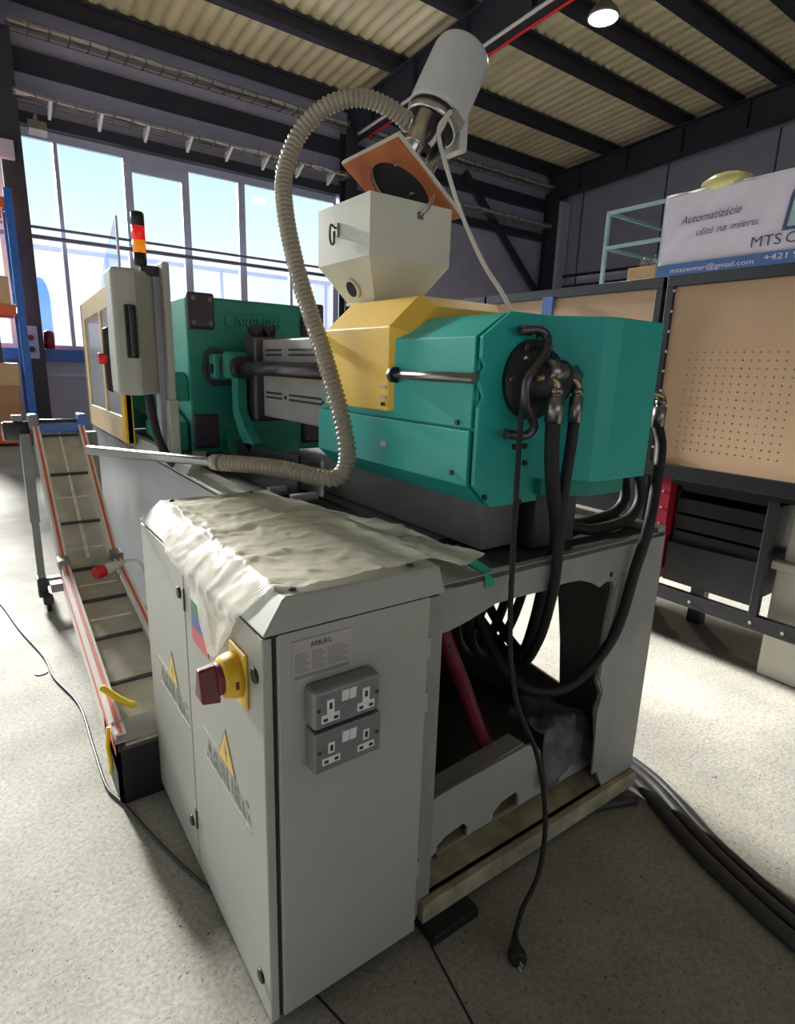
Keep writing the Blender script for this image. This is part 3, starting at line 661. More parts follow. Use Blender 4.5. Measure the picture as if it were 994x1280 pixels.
# --- safety guard
gd = MB().plate([(2.5, 1.0), (3.75, 1.0), (3.75, 1.80), (2.5, 1.86)], [[(2.62, 1.14), (3.05, 1.14), (3.05, 1.72), (2.62, 1.74)], [(3.10, 1.14), (3.64, 1.14), (3.64, 1.70), (3.10, 1.72)]], 'x', .27, .30).build('guard_door', 'guard_cream', mach, bevel=.003)
for y0, y1 in ((2.60, 3.07), (3.08, 3.66)): MB().box(.282, .288, y0, y1, 1.12, 1.75).build('guard_window', 'pane_reflection', gd)
MB().box(.26, .305, 2.50, 2.58, 1.0, 1.36).build('yellow_panel', 'guard_yellow', gd, bevel=.004)
MB().tube([(.27, 2.66, 1.60), (.235, 2.66, 1.60), (.225, 2.66, 1.57), (.225, 2.66, 1.32), (.235, 2.66, 1.29), (.27, 2.66, 1.29)], .016, seg=8, sub=4).build('handle', 'black_plastic', gd)
MB().cyl((.22, 2.66, 1.45), (.18, 2.66, 1.45), .03, seg=12).build('red_button', 'red', gd)
MB().box(.27, .95, 3.72, 3.76, 1.0, 1.80).build('rear_guard', 'guard_cream', mach)
MB().prism([(2.62, 1.86), (3.2, 1.84), (3.0, 2.0), (2.62, 2.17)], 'x', .31, .316).build('upper_shield', 'acrylic', mach)
MB().box(.308, .318, 2.60, 2.62, 1.86, 2.17).build('shield_edge', 'window_frame', mach)

# ================================================================== HOPPER
hop = thing('material_hopper', (.81, .865, 1.64), 'cream square hopper on the yellow cover', 'hopper')
x0, x1, y0, y1 = .65, .972, .70, 1.03
def rect(x0, x1, y0, y1, z): return [(x0, y0, z), (x1, y0, z), (x1, y1, z), (x0, y1, z)]
MB().loft([rect(x0, x1, y0, y1, 1.785), rect(x0, x1, y0, y1, 1.965), rect(x0+.004, x1-.004, y0+.004, y1-.004, 1.965), rect(x0+.004, x1-.004, y0+.004, y1-.004, 1.785)], cap=False).build('bin', 'hopper_cream', hop)
cone = MB().loft([rect(.725, .895, .78, .95, 1.664), rect(x0, x1, y0, y1, 1.785), rect(x0+.004, x1-.004, y0+.004, y1-.004, 1.786), rect(.73, .89, .785, .945, 1.668)], cap=False).build('funnel', 'hopper_cream', hop)
MB().box(.72, .90, .775, .955, 1.656, 1.666).build('throat', 'hopper_cream', hop)
nrm = Vector((-.14, 0, -.075)).normalized()
c = Vector((.693, .865, 1.705))
MB().cyl(c-nrm*.004, c+nrm*.006, .034, seg=20).build('sight_ring', 'hopper_cream', cone); MB().cyl(c+nrm*.006, c+nrm*.008, .026, seg=20).build('sight_glass', 'slot_dark', cone)
lt = MB().box(.642, .65, .885, .905, 1.865, 1.905).build('latch', 'steel', hop)
MB().tube([(.640, .895, 1.89), (.632, .91, 1.90), (.634, .92, 1.87), (.636, .915, 1.845), (.638, .90, 1.845), (.636, .895, 1.88)], .004, seg=6).build('latch_hook', 'dark_rod', lt)
lt = MB().box(.83, .85, .692, .70, 1.915, 1.935).build('latch', 'steel', hop)
MB().tube([(.835, .69, 1.925), (.85, .68, 1.95), (.875, .68, 1.985), (.885, .69, 1.995), (.89, .695, 1.985), (.86, .685, 1.94), (.845, .69, 1.92)], .003, seg=6).build('latch_wire', 'chrome', lt)

# ================================================================== LOADER on tilted lid
ld = thing('hopper_loader', (.9, .865, 1.97), 'grey vacuum loader on a tilted orange lid above the hopper', 'loader')
A = Vector((.745, .70, 2.137)); Cc = Vector((1.02, .70, 1.950))
ex = (Cc-A).normalized(); nz = Vector((-ex.z, 0, ex.x)); L = (Cc-A).length; ey = Vector((0, 1, 0))
def pl_(u, v, h): return A+ex*u+ey*v+nz*h
# lid plate with round opening (polygon ring), two layers
def ringplate(h0, h1, m, nm, inset):
    hole_ = [(L/2+.115*math.cos(2*math.pi*k/28), .17+.115*math.sin(2*math.pi*k/28)) for k in range(28)]
    mb = MB(); mb.plate([(inset, inset), (L-inset, inset), (L-inset, .34-inset), (inset, .34-inset)], [hole_], 'z', h0, h1)
    mb.v = [tuple(pl_(*p)) for p in mb.v]; return mb.build(nm, m, ld)
ringplate(0, .012, 'hopper_cream', 'lid_plate', 0); ringplate(-.006, 0, 'lid_orange', 'gasket', .006)
MB().lathe(pl_(L/2, .17, .01), nz, [(0, .118), (.04, .118), (.05, .06)], 28).build('inner_cap', 'slot_dark', ld)
base = Vector((1.0, .85, 2.285)); top = Vector((1.112, .85, 2.50)); ax = (top-base).normalized(); HL = (top-base).length
MB().lathe(base, ax, [(0, .098), (.02, .101), (HL-.02, .101), (HL, .096), (HL+.008, .08)], 36).build('drum', 'drum_grey', ld)
MB().lathe(base-ax*.012, ax, [(0, .094), (.012, .094)], 36).build('drum_gap', 'slot_dark', ld)
MB().lathe(base-ax*.04, ax, [(0, .092), (.026, .094)], 36).build('drum_collar', 'chrome', ld)
MB().lathe(base-ax*.06, ax, [(0, .06), (.02, .088)], 30).build('drum_bottom', 'slot_dark', ld)
for dv, du, r, m in ((-.045, -.05, .030, 'chrome'), (.0, .06, .024, 'chrome')):
    sde = ax.cross(ey)
    p1 = base+ey*dv-sde*du-ax*.05
    # drop to the plate along the loader axis
    tt = (p1-A).dot(nz)/ax.dot(nz)
    tb = MB().cyl(p1-ax*(tt-.012), p1, r, seg=20).build('suction_tube', m, ld)
    MB().lathe(p1-ax*(tt*.55), ax, [(0, r+.002), (.006, r+.003), (.012, r+.002)], 20).build('tube_bead', m, tb)
sde = ax.cross(ey)
pt = base-ey*.09-sde*.03
MB().hexa([pt-ex*.03+ax*0-ey*.012, pt+ex*.03-ey*.012, pt+ex*.03+ey*.01, pt-ex*.03+ey*.01, pt-ex*.03-ax*.03-ey*.012, pt+ex*.03-ax*.03-ey*.012, pt+ex*.03-ax*.03+ey*.01, pt-ex*.03-ax*.03+ey*.01]).build('clamp_box', 'guard_box', ld)
pt = base+sde*-.1
MB().box(1.075, 1.115, .80, .90, 2.19, 2.36).build('side_tank', 'drum_grey', ld, bevel=.008)
MB().tube([base-ey*.085-ax*.01, base-ey*.10-ax*.07+Vector((-.01, 0, 0)), base-ey*.105-ax*.13+Vector((-.02, 0, 0)), base-ey*.10-ax*.16+Vector((-.03, 0, 0))], .008, seg=8).build('air_line', 'hose_white', ld)
e_ = base-ey*.10-ax*.16+Vector((-.03, 0, 0)); MB().cyl(e_+ax*.008, e_-ax*.025, .011, seg=10).build('air_plug', 'black_plastic', ld)

# vacuum hose
vh = thing('vacuum_hose', (.28, 1.0, 1.09), 'beige ribbed vacuum hose arching from a steel wand to the loader', 'hose')
hp = [(.272, 1.005, 1.118), (.33, .89, 1.124), (.39, .77, 1.124), (.45, .655, 1.113), (.49, .605, 1.118), (.505, .58, 1.16), (.502, .575, 1.22), (.498, .615, 1.327), (.492, .705, 1.49), (.48, .833, 1.706), (.478, .925, 1.907), (.50, .975, 2.046), (.55, .966, 2.165), (.62, .915, 2.243), (.71, .865, 2.275), (.81, .84, 2.262), (.885, .835, 2.235)]
MB().tube(hp, .027, seg=16, sub=14, step=.0032, rf=lambda i: .0255+.003*math.cos(2*math.pi*i/5)).build('ribbed_hose', 'hose_beige', vh)
MB().tube([(.285, .98, 1.119), (.26, 1.03, 1.117), (-.078, 1.40, 1.130)], .017, seg=16, sub=1).build('wand', 'steel', vh)
MB().cyl((.268, 1.013, 1.118), (.25, 1.045, 1.117), .03, .026, seg=16).build('cuff', 'hose_beige', vh)
MB().lathe((.868, .835, 2.24), (1, 0, -.1), [(0, .031), (.012, .031), (.014, .026), (.09, .026)], 18).build('hose_clamp', 'chrome', vh)

# power cord hanging from loader
pc = thing('hanging_cable', (.566, -.18, 0), 'power cord hanging from the loader down to a black plug', 'power cord')
up = [(.985, .745, 2.27), (.935, .742, 2.20), (.931, .68, 2.066), (.95, .62, 1.929), (.944, .5, 1.771), (.89, .35, 1.661), (.801, .2, 1.561), (.717, .085, 1.477)]
lo = [(.717, .085, 1.477), (.681, .055, 1.345), (.647, .02, 1.158), (.632, 0, 1.003), (.629, -.01, .861), (.641, -.015, .726), (.669, -.03, .596), (.731, -.05, .458), (.772, -.06, .306), (.768, -.08, .19), (.728, -.10, .092), (.651, -.12, .05), (.592, -.15, .03)]
MB().tube(up, .0072, seg=8).build('white_cord', 'hose_white', pc)
MB().tube(lo, .0068, seg=8).build('black_cord', 'rubber', pc)
pg = MB().tube([(.592, -.15, .03), (.578, -.165, .026), (.566, -.18, .022), (.555, -.20, .020)], .02, seg=12, sub=4, rf=lambda i: (.008, .009, .010, .012, .014, .016, .018, .021, .023, .024, .024, .023, .021)[min(i, 12)]).build('plug', 'black_plastic', pc)
for d in (-.006, .006): MB().cyl((.556+d, -.198+d*.6, .02), (.548+d, -.216+d*.6, .018), .0025, seg=8).build('pin', 'chrome', pg)

# ================================================================== CONTROL CABINET
cab = thing('control_cabinet', (.19, .48, 0), 'grey electrical control cabinet in the foreground with double sockets', 'cabinet')
MB().box(.008, .372, .006, .95, .04, .965).build('body', 'cabinet_grey', cab, bevel=.003)
MB().box(.0135, .375, -.004, .008, .045, .963).build('end_panel', 'cabinet_grey', cab, bevel=.003)
MB().box(.0075, .02, .004, .007, .045, .96).build('door_gap', 'slot_dark', cab)
MB().box(.05, .34, .06, .9, 0, .04).build('plinth', 'slot_dark', cab)
Zl, Zt = .968, 1.028
MB().hexa([(-.018, -.012, Zl), (.412, -.012, Zl), (.412, .955, Zl), (-.018, .955, Zl), (.036, .012, Zt), (.405, .006, Zt), (.395, .93, Zt), (.042, .925, Zt)]).build('lid', 'cabinet_grey', cab, bevel=.004)
MB().box(-.010, .40, -.003, .95, .960, .968).build('lid_gasket', 'slot_dark', cab)
for x, y in ((.065, .04), (.345, .035), (.07, .90), (.33, .91)): MB().lathe((x, y, Zt), (0, 0, 1), [(0, .008), (.003, .008), (.005, .004)], 12).build('lid_screw', 'dark_rod', cab)
for nm, (ya, yb), ty in (('door', (.004, .502), .375), ('door', (.508, .95), .815)):
    d = MB().box(-.014, .006, ya, yb, .035, .958).build('door', 'cabinet_grey', cab, bevel=.003)
    text('ARBURG', .078, (-.0148, ty, .487), (0, -1, 0), (0, 0, 1), 'etch_grey', 'etched_lettering', d, outline=.0005, width=.28, space=1.15)
    MB().box(-.0155, -.014, ty-.29, ty+.005, .476, .4785).box(-.0155, -.014, ty-.12, ty+.02, .556, .558).build('etched_line', 'etch_grey', d)
    tri = lambda k: [(ty-.145, .645-k*2), (ty-.085-k*1.6, .545+k), (ty-.205+k*1.6, .545+k)]
    MB().prism(tri(0), 'x', -.0152, -.0142).build('warning_border', 'etch_grey', d)
    MB().prism(tri(.006), 'x', -.0158, -.0150).build('warning_triangle', 'warn_yellow', d)
    MB().prism([(ty-.140, .605), (ty-.155, .583), (ty-.147, .583), (ty-.152, .56), (ty-.136, .59), (ty-.144, .59)], 'x', -.0164, -.0156).build('warning_bolt', 'etch_grey', d)
    for yy, zz in ((ya+.05, .12), (ya+.035, .87)) if ya < .1 else ((ya+.045, .16), (ya+.04, .865)):
        MB().lathe((-.014, yy, zz), (-1, 0, 0), [(0, .016), (.004, .016), (.006, .012)], 14).build('lock', 'black_plastic', d)
    if ya < .1:
        for k, (m, z0_, z1_) in enumerate((('sticker_white', .885, .925), ('sticker_green', .85, .885), ('sticker_blue', .815, .85), ('sticker_red', .775, .815))):
            MB().box(-.0155, -.0138, .325, .445, z0_, z1_).build('sticker', m, d)
for z in (.20, .86): MB().box(-.018, -.006, .499, .511, z-.03, z+.03).build('hinge', 'dark_rod', cab)
# rotary switch
sw = MB().box(-.022, -.014, .075, .165, .775, .895).build('rotary_switch', 'yellow', cab, bevel=.006)
MB().lathe((-.022, .12, .838), (-1, 0, 0), [(0, .048), (.012, .047), (.03, .042), (.034, .034)], 24).build('switch_ring', 'guard_yellow', sw)
MB().lathe((-.05, .12, .838), (-1, 0, 0), [(0, .033), (.014, .033), (.018, .03)], 20).build('switch_knob', 'maroon', sw)
MB().hexa([(-.064, .09, .80), (-.064, .15, .80), (-.064, .13, .872), (-.064, .11, .872), (-.10, .096, .803), (-.10, .144, .803), (-.10, .128, .868), (-.10, .112, .868)]).build('switch_grip', 'maroon', sw, bevel=.004)
MB().box(-.040, -.034, .072, .082, .83, .845).build('switch_mark', 'maroon', sw)
# rating plate
rpz = MB().box(.041, .171, -.0065, -.004, .858, .942).build('rating_plate', 'label_silver', cab)
text('ARBURG', .015, (.080, -.0068, .924), (1, 0, 0), (0, 0, 1), 'slot_dark', 'plate_heading', rpz, depth=.0004, width=.045)
mb = MB()
for k in range(9):
    for c0, c1 in ((.046, .078), (.083, .112), (.117, .165)): mb.box(c0, c0+(c1-c0)*(.75+.25*((k*7) % 3)/2), -.0072, -.0064, .913-k*.0046, .9142-k*.0046)
mb.build('plate_print', 'etch_grey', rpz)
MB().box(.045, .167, -.0071, -.0064, .862, .869).build('plate_footer', 'etch_grey', rpz)
# double sockets
def double_socket(xa, xb, za, zb, bev):
    s_ = MB().box(xa, xb, -.046, -.004, za, zb).build('double_socket', 'socket_grey', cab, bevel=bev, seg=3)
    yf = -.0462
    cx = (xa+xb)/2; h = zb-za
    for dx in (-.0085, .0085): MB().hexa([(cx+dx-.0075, yf-.001, za+h*.58), (cx+dx+.0075, yf-.001, za+h*.58), (cx+dx+.0075, yf+.002, za+h*.58), (cx+dx-.0075, yf+.002, za+h*.58), (cx+dx-.0075, yf-.004, za+h*.87), (cx+dx+.0075, yf-.004, za+h*.87), (cx+dx+.0075, yf+.002, za+h*.87), (cx+dx-.0075, yf+.002, za+h*.87)]).build('rocker', 'socket_white', s_)
    for cxx in (xa+.036, xb-.036):
        zc = za+h*.42
        if bev > .005:
            pol = [(cxx-.020, zc-.022), (cxx+.020, zc-.022), (cxx+.020, zc-.004), (cxx+.008, zc-.004), (cxx+.008, zc+.026), (cxx-.008, zc+.026), (cxx-.008, zc-.004), (cxx-.020, zc-.004)]
            ou = MB().prism(pol, 'y', yf-.0012, yf+.001).build('outlet', 'socket_white', s_)
        else:
            ou = MB().box(cxx-.020, cxx+.020, yf-.0012, yf+.001, zc-.022, zc-.007).box(cxx-.007, cxx+.007, yf-.0012, yf+.001, zc+.001, zc+.024).build('outlet', 'socket_white', s_)
        MB().box(cxx-.003, cxx+.003, yf-.002, yf, zc+.006, zc+.019).build('slot', 'slot_dark', ou)
        for dx in (-.0115, .0115): MB().box(cxx+dx-.0045, cxx+dx+.0045, yf-.002, yf, zc-.018, zc-.012).build('slot', 'slot_dark', ou)
    for xx in (xa+.010, xb-.010): MB().cyl((xx, yf+.001, za+h*.52), (xx, yf-.0015, za+h*.52), .004, seg=10).build('screw', 'dark_rod', s_)
double_socket(.066, .219, .763, .848, .009)
double_socket(.068, .221, .668, .757, .0025)

# plastic sheet over the cabinet lid
def plastic():
    mb = MB(); NU, NV = 110, 100; rnd = random.Random(3)
    def interp(tab, t):
        for (a, va), (b, vb) in zip(tab[:-1], tab[1:]):
            if t <= b: return va+(vb-va)*(t-a)/(b-a)
        return tab[-1][1]
    left = [(.03, .07), (.06, .03), (.10, -.06), (.17, -.14), (.25, -.20), (.30, -.215), (.345, -.12), (.40, -.085), (.55, -.06), (.68, -.035), (.80, .03), (.84, .05)]
    right = [(.03, .52), (.06, .60), (.10, .59), (.2, .555), (.33, .575), (.46, .56), (.60, .47), (.72, .37), (.78, .33), (.84, .30)]
    from mathutils import noise
    V = []
    for j in range(NV+1):
        v = .03+(.84-.03)*j/NV
        l_, r_ = interp(left, v), interp(right, v)
        for i in range(NU+1):
            u = l_+(r_-l_)*i/NU
            y = v
            if u < .035:
                s_ = .035-u                           # arc length going over the chamfer and down the door
                if s_ < .085: x, z = .035-s_*.66, Zt-s_*.75
                else: x, z = -.022, Zt-.064-(s_-.085)
                k = min(1, s_/.06)
                w_ = noise.noise(Vector((v*11, u*11, 3)))*.006*k
                x -= abs(w_)+.004*k+k*.003*(1-abs(noise.noise(Vector((u*17, v*15, 4)))))**5; z += noise.noise(Vector((v*12, u*12, 5)))*.004
                wz = noise.noise(Vector((u*11, v*11, 0)))*.010*(1-k)
                z += .004+abs(wz)
            else:
                x, z = u, Zt+.004
                if x > .40: z -= min(.03, (x-.40)*.35)
                nn = .004*(1-abs(noise.noise(Vector((u*7, v*8, 0)))))**5+.003*(1-abs(noise.noise(Vector((u*15, v*19, 4)))))**5+.0015*(1-abs(noise.noise(Vector((u*30, v*30, 8)))))**4
                rid = (1-abs(noise.noise(Vector((u*5+2, v*8, 9)))))**6*.006
                fold = .010*math.exp(-((v-.72-.1*u)/.05)**2)+.008*math.exp(-((v-.45-.25*u)/.03)**2)
                z += abs(nn)+rid+fold
            edge = noise.noise(Vector((i*.075, j*.075, 1)))*.004
            V.append((x+edge, y+edge, z))
    n = NU+1
    mb.add(V, [(j*n+i, j*n+i+1, (j+1)*n+i+1, (j+1)*n+i) for j in range(NV) for i in range(NU)], True)
    o = mb.build('plastic_sheet', 'film')
    tag(o, 'crumpled milky plastic sheet lying over the cabinet lid', 'plastic sheet')
plastic()
gs = MB(); pts = [(.60, .20, .985), (.585, .13, .972), (.575, .075, .972), (.57, .03, .966), (.568, .022, .935)]
for a, b in zip(pts[:-1], pts[1:]):
    gs.hexa([a, (a[0]+.035, a[1]+.004, a[2]), (a[0]+.035, a[1]+.004, a[2]+.003), (a[0], a[1], a[2]+.003), b, (b[0]+.035, b[1]+.004, b[2]), (b[0]+.035, b[1]+.004, b[2]+.003), (b[0], b[1], b[2]+.003)])
tag(gs.build('strap', 'green_strap'), 'green strap end hanging over the machine base edge', 'strap')
# rag over the lower panel
def rag():
    from mathutils import noise
    mb = MB(); NU, NV = 20, 20; V = []
    for j in range(NV+1):
        t = j/NV
        for i in range(NU+1):
            u = i/NU
            x = .975+.26*u+.02*noise.noise(Vector((t*3, u*3, 2)))+.04*(t-.4)*(u-.3)
            if t < .45: y = .30-.19*(t/.45); z = .325-.02*(1-t/.45)+.035*math.sin(u*3)
            else: y = .11-.03*((t-.45)/.55); z = .325+.035*math.sin(u*3)-.20*((t-.45)/.55)*(1-.35*u)
            z += noise.noise(Vector((u*6, t*6, 0)))*.022-.05*u*u
            y += noise.noise(Vector((u*7, t*4, 6)))*.02
            V.append((x, y, z))
    n = NU+1
    mb.add(V, [(j*n+i, j*n+i+1, (j+1)*n+i+1, (j+1)*n+i) for j in range(NV) for i in range(NU)], True)
    o = mb.build('rag', 'rag'); sm = o.modifiers.new('solid', 'SOLIDIFY'); sm.thickness = .006
    tag(o, 'dark grey rag draped over the lower panel inside the machine base', 'rag')
rag()

# ================================================================== CONVEYOR
cv = thing('belt_conveyor', (0, 1.9, 0), 'inclined belt conveyor with red-striped white rails beside the machine', 'conveyor')
XL, XRc = -.145, .115
prof = [(.93, .265), (2.17, .50), (2.93, 1.09)]
def strip(x0, x1, pr, dz0, dz1):
    mb = MB(); lo_ = [(y, z+dz0) for y, z in pr]; hi_ = [(y, z+dz1) for y, z in pr]
    for k in range(len(pr)-1): mb.hexa([(x0, *lo_[k]), (x1, *lo_[k]), (x1, *lo_[k+1]), (x0, *lo_[k+1]), (x0, *hi_[k]), (x1, *hi_[k]), (x1, *hi_[k+1]), (x0, *hi_[k+1])])
    return mb
seglo = [(.93, .265), (2.12, .49)]; seghi = [(2.17, .50), (2.93, 1.09)]
strip(XL+.03, XRc-.03, prof, -.05, -.04).build('belt', 'belt', cv)
for pr in (seglo, seghi):
    for sgn, xa in ((1, XL), (-1, XRc)):
        a, b = (xa, xa+.034) if sgn > 0 else (xa-.034, xa)
        rl = strip(a, b, pr, -.004, .004).build('rail_flange', 'conv_white', cv)
        m_ = (a+b)/2; strip(m_-.006, m_+.006, pr, .004, .0055).build('red_stripe', 'conv_stripe', rl)
        o_ = (xa, xa+.005) if sgn > 0 else (xa-.005, xa)
        strip(*o_, pr, -.13 if pr is seghi else -.15, -.004).build('side_plate', 'conv_white' if pr is seglo and sgn > 0 else 'conv_grey', cv)
        if pr is seglo:
            strip(o_[0]-.002 if sgn > 0 else o_[0], o_[1] if sgn > 0 else o_[1]+.002, pr, -.075, -.045).build('side_stripe', 'conv_stripe', cv)
def belt_pt(s_):
    L1 = math.hypot(1.24, .235); L2 = math.hypot(.76, .59)
    if s_ < L1: t_ = s_/L1; return (.93+1.24*t_, .265+.235*t_-.04), (1.24/L1, .235/L1)
    t_ = (s_-L1)/L2; return (2.17+.76*t_, .50+.59*t_-.04), (.76/L2, .59/L2)
for s_ in (.02, .30, .60, .90, 1.20, 1.52, 1.86, 2.16):
    (y, z), (dy, dz) = belt_pt(s_)
    n_ = (-dz, dy); h = .014
    MB().hexa([(XL+.04, y, z), (XRc-.04, y, z), (XRc-.04, y+dy*.01, z+dz*.01), (XL+.04, y+dy*.01, z+dz*.01)] + [(XL+.04, y+n_[0]*h, z+n_[1]*h), (XRc-.04, y+n_[0]*h, z+n_[1]*h), (XRc-.04, y+dy*.01+n_[0]*h, z+dz*.01+n_[1]*h), (XL+.04, y+dy*.01+n_[0]*h, z+dz*.01+n_[1]*h)]).build('cleat', 'cleat', cv)
for s_ in (.75, 1.05, 1.36, 1.70):
    (y, z), (dy, dz) = belt_pt(s_)
    MB().box(XL+.05, XRc-.05, y, y+.008, z+.0005, z+.006).build('belt_seam', 'seam', cv)
(ya, za), _ = belt_pt(1.3); (yb, zb), _ = belt_pt(2.2)
MB().hexa([(-.026, ya, za+.001), (-.010, ya, za+.001), (-.012, yb, zb+.001), (-.022, yb, zb+.001), (-.026, ya, za+.005), (-.010, ya, za+.005), (-.012, yb, zb+.005), (-.022, yb, zb+.005)]).build('belt_line', 'seam', cv)
MB().box(XL+.02, XRc-.02, 2.905, 2.96, 1.03, 1.085).build('head_bar', 'conv_blue', cv, bevel=.006)
MB().cyl((XL, 2.97, 1.06), (XRc, 2.97, 1.06), .045, seg=16).build('head_roller', 'conv_dark', cv)
for x in (XL-.015, XRc-.03): MB().box(x, x+.05, 2.90, 3.02, 1.05, 1.135).build('bearing_block', 'conv_blue' if x > 0 else 'conv_grey', cv, bevel=.012)
mt = MB().cyl((XL-.012, 2.97, 1.04), (XL-.13, 2.97, 1.04), .055, seg=18).build('drive_motor', 'conv_dark', cv)
MB().lathe((XL-.13, 2.97, 1.04), (-1, 0, 0), [(0, .05), (.01, .05), (.014, .02)], 16).build('motor_cap', 'steel', mt)
MB().box(XL-.09, XL-.04, 2.94, 3.0, 1.095, 1.13).build('terminal_box', 'conv_grey', mt, bevel=.005)
for x in (XL-.065, XRc+.012):
    lg = MB().box(x, x+.05, 2.90, 2.98, .52, 1.03).build('leg', 'conv_grey', cv, bevel=.003)
    MB().box(x+.006, x+.044, 2.905, 2.97, .16, .54).build('leg_inner', 'conv_grey', lg)
    MB().box(x+.0, x+.05, 2.90, 2.98, .06, .18).build('leg_clamp', 'conv_dark', lg, bevel=.004)
MB().box(XL-.03, XRc+.03, 2.92, 2.96, .12, .17).build('cross_member', 'conv_grey', cv)
MB().box(XL-.05, XL+.0, 2.80, 3.2, .05, .09).build('base_skid', 'conv_dark', cv); MB().box(XRc, XRc+.05, 2.80, 3.2, .05, .09).build('base_skid', 'conv_dark', cv)
for x in (XL-.025, XRc+.025):
    for y in (2.83, 3.16): MB().cyl((x-.012, y, .03), (x+.012, y, .03), .03, seg=14).build('caster', 'rubber', cv)
MB().box(XL-.05, XL, 2.12, 2.18, .36, .40).build('hinge_bracket', 'conv_grey', cv); MB().box(XL-.012, XL+.04, 2.10, 2.19, .47, .515).build('hinge_joint', 'conv_grey', cv, bevel=.006)
MB().box(XRc-.04, XRc+.012, 2.10, 2.19, .47, .515).build('hinge_joint', 'conv_grey', cv, bevel=.006)
ft = MB().box(XL, XRc+.02, .93, .945, 0, .20).build('tail_plate', 'black_plastic', cv)
MB().box(XL, XL+.012, .93, 1.15, 0, .24).build('tail_side', 'conv_dark', cv); MB().box(XRc-.012, XRc, .93, 1.15, 0, .24).build('tail_side', 'conv_dark', cv)
MB().cyl((XL+.01, .96, .205), (XRc-.01, .96, .205), .03, seg=14).build('tail_roller', 'cleat', cv)
MB().hexa([(XL, .925, .235), (XRc, .925, .235), (XRc, .985, .275), (XL, .985, .275), (XL, .92, .245), (XRc, .92, .245), (XRc, .985, .283), (XL, .985, .283)]).build('tape_wrap', 'label_silver', cv)
tag(MB().tube([(-.145, 1.13, .34), (-.115, 1.10, .315), (-.085, 1.06, .30), (-.06, 1.03, .295)], .012, seg=6, sub=4).build('yellow_strap', 'yellow_strap'), 'yellow strap lying on the conveyor rail', 'strap')
tag(MB().tube([(-.152, 1.0, .26), (-.160, .99, .19), (-.156, .985, .14), (-.160, .98, .10)], .007, seg=6, sub=4).build('yellow_strap', 'yellow_strap'), 'yellow strap end dangling at the conveyor tail', 'strap')
pg = thing('red_plug', (.05, 2.0, .43), 'red industrial plug with grey cable lying on the conveyor belt', 'plug')
MB().lathe((-.03, 1.93, .485), (.88, .42, .08), [(0, .026), (.012, .03), (.045, .03), (.05, .024)], 18).build('red_collar', 'red', pg)
MB().lathe((.014, 1.951, .489), (.88, .42, .08), [(0, .02), (.02, .024), (.06, .022), (.075, .016), (.10, .012)], 16).build('plug_body', 'hose_white', pg)
MB().tube([(.10, 1.99, .497), (.13, 2.0, .505), (.165, 1.97, .50), (.19, 1.90, .44), (.21, 1.86, .2), (.24, 1.8, .02)], .009, seg=8).build('plug_cable', 'hose_white', pg)

